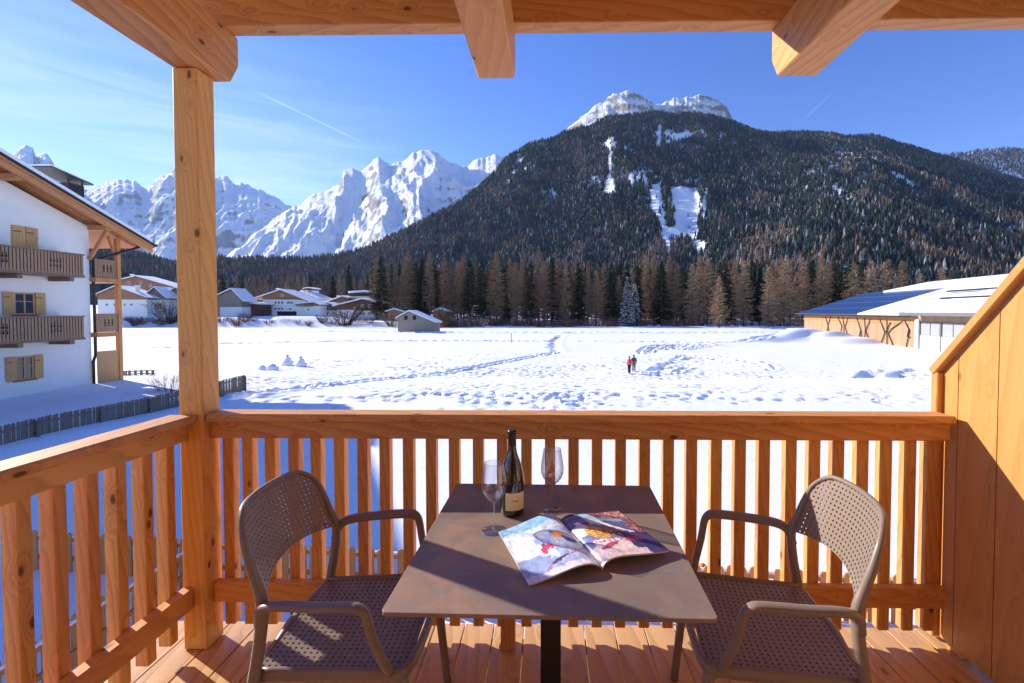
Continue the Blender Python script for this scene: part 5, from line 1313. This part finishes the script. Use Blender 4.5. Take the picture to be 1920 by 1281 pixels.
make_chair('taupe perforated plastic armchair left of the table, in shade', (-.655, 1.560, 0), R(2), 'armchairs at the balcony table')
make_chair('taupe perforated plastic armchair right of the table, its backrest sunlit', (.712, 1.568, 0), R(172), 'armchairs at the balcony table')
# ---------------------------------------------------------------- bottle and glasses
def onT(px, py): return atZ(px, py, TZ)
bp_ = onT(960.5, 962); TZ2 = TZ+.0005
GB, t = mat('dark_bottle_glass'); t.b.inputs['Base Color'].default_value = (.010, .008, .004, 1); t.b.inputs['Roughness'].default_value = .04; t.b.inputs['Specular IOR Level'].default_value = .9
t.b.inputs['Coat Weight'].default_value = .6; t.b.inputs['Coat Roughness'].default_value = .03
bt = thing('wine_bottle', 'dark wine bottle with plain cream label on the table', 'bottle', (bp_.x, bp_.y, TZ2))
prof = [(0, .004), (.030, .001), (.041, .003), (.0445, .010), (.0450, .03), (.0450, .118), (.0440, .135), (.0405, .158), (.034, .182), (.0262, .203), (.0195, .222), (.0160, .240), (.0148, .262), (.0145, .285), (.0145, .2855)]
b = MB(); b.lathe(prof, (bp_.x, bp_.y, TZ2), 40); b.build('glass_body', GB, bt)
b = MB(); b.lathe([(.0152, .236), (.0154, .262), (.0150, .292), (.0166, .2945), (.0170, .304), (.0160, .3095), (.012, .3105), (0, .3105)], (bp_.x, bp_.y, TZ2), 32)
FOIL = simple('bottle_foil', (.012, .010, .010), .35); b.build('capsule', FOIL, bt)
LBL, t = mat('cream_label'); t.b.inputs['Base Color'].default_value = (.88, .68, .36, 1); t.b.inputs['Roughness'].default_value = .6
b = MB(); a0, a1 = R(-118), R(-18); n = 20; vs = []; 
for i in range(n+1):
    a = a0+(a1-a0)*i/n
    for z_ in (.026, .090): vs.append((bp_.x+.0455*math.cos(a), bp_.y+.0455*math.sin(a), TZ2+z_))
b.add(vs, [(2*i, 2*i+2, 2*i+3, 2*i+1) for i in range(n)], 0, True); lab = b.build('label', LBL, bt)
cu = bpy.data.curves.new('writing', 'FONT'); cu.body = 'Terlan'; cu.size = .0105; cu.align_x = 'CENTER'; cu.extrude = .0001
to = bpy.data.objects.new('writing', cu); COL.objects.link(to)
bpy.context.view_layer.update(); dg = bpy.context.evaluated_depsgraph_get(); me = bpy.data.meshes.new_from_object(to.evaluated_get(dg)); bpy.data.objects.remove(to)
for v in me.vertices:
    a = R(-72)+v.co.x/.0458; rr = .0458+v.co.z; v.co = Vector((rr*math.cos(a), rr*math.sin(a), .058+v.co.y))
me.materials.clear(); me.materials.append(DARKW); to = bpy.data.objects.new('writing', me); COL.objects.link(to); to.parent = lab
GL, t = mat('clear_glass'); t.n.remove(t.b)
tr = t.new('ShaderNodeBsdfTransparent'); tr.inputs[0].default_value = (.95, .955, .96, 1); lw2 = t.new('ShaderNodeLayerWeight'); lw2.inputs['Blend'].default_value = .25; t.set(tr.inputs[0], t.ramp(lw2.outputs['Facing'], [(0.0, (.965, .97, .975)), (.55, (.90, .91, .92)), (.8, (.55, .56, .58)), (1.0, (.22, .22, .24))])); gl_ = t.new('ShaderNodeBsdfGlossy'); gl_.inputs['Roughness'].default_value = .02
lw = t.new('ShaderNodeLayerWeight'); lw.inputs['Blend'].default_value = .32
mx = t.new('ShaderNodeMixShader'); t.set(mx.inputs[0], t.math('ADD', t.math('MULTIPLY', t.math('POWER', lw.outputs['Facing'], 1.4), .72), .07)); t.l.new(tr.outputs[0], mx.inputs[1]); t.l.new(gl_.outputs[0], mx.inputs[2]); t.l.new(mx.outputs[0], t.o.inputs[0])
def glass(px, py, label):
    p = onT(px, py); g = thing('wine_glass', label, 'wine glass', (p.x, p.y, TZ2), 'wine glasses on the table'); c = (p.x, p.y, TZ2)
    outer = [(.004, .0975), (.012, .1015), (.024, .112), (.035, .127), (.0415, .143), (.0430, .157), (.0418, .175), (.0380, .200), (.0335, .228), (.0325, .234)]
    inner = [(max(0, r-.0013), z_+.0012) for r, z_ in outer[::-1]]; inner[0] = (.0318, .234)
    b = MB(); b.lathe([(.0032, .094)]+outer+inner+[(0, .0985)], c, 40); b.build('bowl', GL, g)
    b = MB(); b.lathe([(.0065, .006), (.0042, .012), (.0034, .03), (.0031, .07), (.0040, .095)], c, 20); b.build('stem', GL, g)
    b = MB(); b.lathe([(0, .0062), (.0075, .0058), (.020, .0040), (.040, .0022), (.0418, .0012), (.0400, .0002), (0, .0002)], c, 40); b.build('foot', GL, g)
glass(926.5, 995, 'left wine glass, standing nearest the viewer in front of the bottle')
glass(1035.5, 958, 'right wine glass, standing behind the open magazine')
# ---------------------------------------------------------------- open magazine
O = Vector((.092, 1.474)); uu = Vector((-.36, .93)).normalized(); rr_ = Vector((uu.y, -uu.x)); Hm = .322; Wm = .232
mg = thing('magazine', 'open glossy magazine with ski pictures lying on the table', 'magazine', (O.x, O.y, TZ2))
def ell(a, b_, ca, cb, ra, rb, an=0):
    c, s_ = math.cos(an), math.sin(an); x = (a-ca)*c+(b_-cb)*s_; y = -(a-ca)*s_+(b_-cb)*c; return (x/ra)**2+(y/rb)**2 < 1
def mn(a, b_, s, k): return mnoise.fractal(Vector((a*s, b_*s, k)), 1.0, 2.0, 4)
def left_page(a, b_):
    n = mn(a, b_, 4, 1.3)
    ridge = .62+.22*a+.10*mn(a, 0, 5, 4)
    if b_ > ridge: col = (.30, .55, .86) if b_+n*.12 > .84 else (.62, .78, .93)
    else: col = (.86, .88, .93) if a < .45+n*.3 else (.55, .60, .74)
    if b_ < ridge-.12 and n < .05 and a > .25: col = (.42, .50, .78)
    if b_ < ridge and abs(b_-.25*a-.55+.04*n) < .016: col = (.80, .83, .92)
    if a < .5 and b_ < .45-.4*a+.05*n: col = (.35, .43, .72)  # printed blue shadow, partly the post's cast shadow painted into the page
    if a < .35 and .35 < b_ < .75+n*.1: col = (.90, .90, .90)
    if ell(a, b_, .46, .40, .085, .075, .4): col = (.80, .06, .13)
    if ell(a, b_, .51, .31, .035, .10, .3) or ell(a, b_, .45, .30, .03, .08, -.3): col = (.88, .86, .88)
    if ell(a, b_, .44, .475, .03, .026): col = (.10, .10, .12)
    if ell(a, b_, .70, .56, .09, .07, -.5): col = (.93, .30, .06)
    if ell(a, b_, .64, .63, .03, .026): col = (.15, .12, .12)
    if ell(a, b_, .80, .45, .10, .036, -.7) or ell(a, b_, .88, .39, .09, .03, -.4): col = (.05, .08, .22)
    if ell(a, b_, .93, .36, .05, .02, .2): col = (.42, .75, .25)
    if abs(b_-(.10+.28*(a-.3))) < .008 and a > .3: col = (.55, .10, .22)
    if ell(a, b_, .52, .18, .13, .022, .25): col = (.06, .08, .10)
    if ell(a, b_, .97, .93, .06, .035, -.6): col = (.03, .03, .05)
    if b_ < .09: col = (.80, .74, .82)
    return col
def right_page(a, b_):
    n = mn(a, b_, 6, 7.7); n2 = mn(a, b_, 22, 3.1)
    col = (.20, .22, .42)
    if a > .28 and b_ > .80-.1*a: col = (.40, .66, .90)
    if a > .42 and b_ > 1.02-.30*(a-.3)+n*.05-.10: col = (.36, .09, .09) if n2 < .02 else (.62, .38, .38)
    if a > .86+n*.04: col = (.34, .09, .10) if n2 < .03 else (.60, .36, .36)
    if b_ > .965: col = (.06, .03, .05)
    if .30 < a < .86 and abs(b_-(1.02-.72*a)) < .075+.03*n: col = (.84, .80, .86)
    if .45 < a < .88 and abs(b_-(.93-.66*a)) < .05+.03*n: col = (.16, .15, .30)
    if a < .24 and .50 < b_ < .74-n*.1: col = (.90, .88, .88)
    if ell(a, b_, .30, .50, .17, .13, -.3): col = (.86, .50, .09) if n2 > -.16 else (.42, .20, .05)
    if ell(a, b_, .47, .50, .10, .09, 0): col = (.78, .34, .08) if n2 > 0 else (.24, .09, .04)
    if ell(a, b_, .27, .68, .055, .04, 0): col = (.58, .25, .14)
    if ell(a, b_, .24, .725, .06, .022, -.3): col = (.05, .03, .03)
    if ell(a, b_, .62, .44, .16, .06, -.3): col = (.25, .10, .05) if n2 < .1 else (.70, .36, .22)
    if .10 < a < .80 and abs(b_-(.33-.06*a)) < .045+.02*n: col = (.90, .84, .84) if n2 > -.1 else (.55, .12, .18)
    if b_ < .29+.05*n: col = (.88, .70, .70) if a < .68 else (.06, .05, .16)
    if ell(a, b_, .28, .22, .16, .04, .3): col = (.55, .08, .14)
    if a > .62 and b_ < .50-.25*(a-.6): col = (.05, .045, .15)
    if ell(a, b_, .74, .30, .14, .035, -.05): col = (.72, .05, .13)
    if a > .1 and b_ < .12 and a < .75: col = (.84, .62, .60)
    return col
PG, t = mat('glossy_page'); vc = t.new('ShaderNodeVertexColor'); vc.layer_name = 'print'; t.set(t.b.inputs['Base Color'], vc.outputs[0]); t.b.inputs['Roughness'].default_value = .28; t.b.inputs['Specular IOR Level'].default_value = .5
PAPER = simple('paper_edge', (.72, .68, .62), .8, var=.06, scale=300)
def page(side, fn, label):
    na, nb_ = 130, 170; V = []; C4 = []; sg = -1 if side == 'l' else 1
    def prof(s):                                        # s: 0 at the spine, 1 at the outer edge
        h = .006+.034*math.sin(PI*min(1, s*1.02)**.62)**1.2*(1-.55*s) if side == 'l' else .006+.024*math.sin(PI*min(1, s)**.5)**1.1*(1-.3*s)+.010*s*s
        return h
    def P(s, q, dz=0):
        h = prof(s); tilt = 1+.25*(q-.5)*(1 if side == 'l' else -1)
        w_ = Wm*(s*.97 if s > .12 else s*.97) ; p = O+uu*(Hm*(q-.5))+rr_*(sg*w_); return (p.x, p.y, TZ2+max(.0015, h*tilt+dz))
    for j in range(nb_+1):
        for i in range(na+1):
            s = i/na; q = j/nb_; V.append(P(s, q)); a = 1-s if side == 'l' else s
            g1 = mn(a, q, 26, 5.5); g2 = mn(a, q, 9, 8.2); ja = a+.012*g1+.02*g2; jq = q+.012*mn(a, q, 26, 9.1)+.02*mn(a, q, 9, 2.4)
            cc = fn(min(1, max(0, ja)), min(1, max(0, jq))); k_ = 1+.28*g1+.22*g2; C4.append(tuple(min(.95, x_*k_) for x_ in cc)+(1,))
    idx = np.arange((na+1)*(nb_+1)).reshape(nb_+1, na+1)
    Q = np.stack([idx[:-1, :-1].ravel(), idx[:-1, 1:].ravel(), idx[1:, 1:].ravel(), idx[1:, :-1].ravel()], 1)
    if side == 'l': Q = Q[:, ::-1]
    o = npmesh('page', np.array(V)-np.array(wloc(mg)), Q, PG, parent=mg); at = o.data.color_attributes.new('print', 'FLOAT_COLOR', 'POINT')
    at.data.foreach_set('color', np.array(C4, np.float32).ravel()); o['label'] = label
    # block of pages under the top sheet, following its curve
    b = MB(); n = 30; vs = []
    for q in (0, 1):
        for i in range(n+1):
            s = i/n; e = 1.0-.0*s; x0 = P(s, q, -.0004); x1 = P(s, q, -.0045 if s > .02 else -.003); vs += [x0, x1]
    m_ = 2*(n+1)
    for i in range(n):
        for k in (0, 1):
            b_i = i*2+k*m_
            b.f.append((b_i, b_i+2, b_i+3, b_i+1)); b.m.append(0); b.sm.append(False)
        b.f.append((i*2+1, i*2+3, m_+i*2+3, m_+i*2+1)); b.m.append(0); b.sm.append(True)
    b.f.append((2*n, m_+2*n, m_+2*n+1, 2*n+1)); b.m.append(0); b.sm.append(False)
    b.v = vs; pb = b.build('page_block', PAPER, mg); fixnormals(pb)
page('l', left_page, 'left page with two skiers in pink and orange'); page('r', right_page, 'right page with people resting in yellow and dark clothes')
# ---------------------------------------------------------------- valley haze
hm = bpy.data.materials.new('valley_haze'); hm.use_nodes = True; ht = NT(hm.node_tree); ht.n.clear()
pv = ht.new('ShaderNodeVolumePrincipled'); pv.inputs['Color'].default_value = (.42, .62, 1.0, 1); pv.inputs['Density'].default_value = 2.8e-5; pv.inputs['Anisotropy'].default_value = 0.2
ho = ht.new('ShaderNodeOutputMaterial'); ht.l.new(pv.outputs[0], ho.inputs['Volume'])
b = MB(); b.box((-13000, -80, -30), (9500, 10500, 2420)); o = b.build('haze', hm); tag(o, 'thin blue valley haze', 'haze', None, 'stuff')
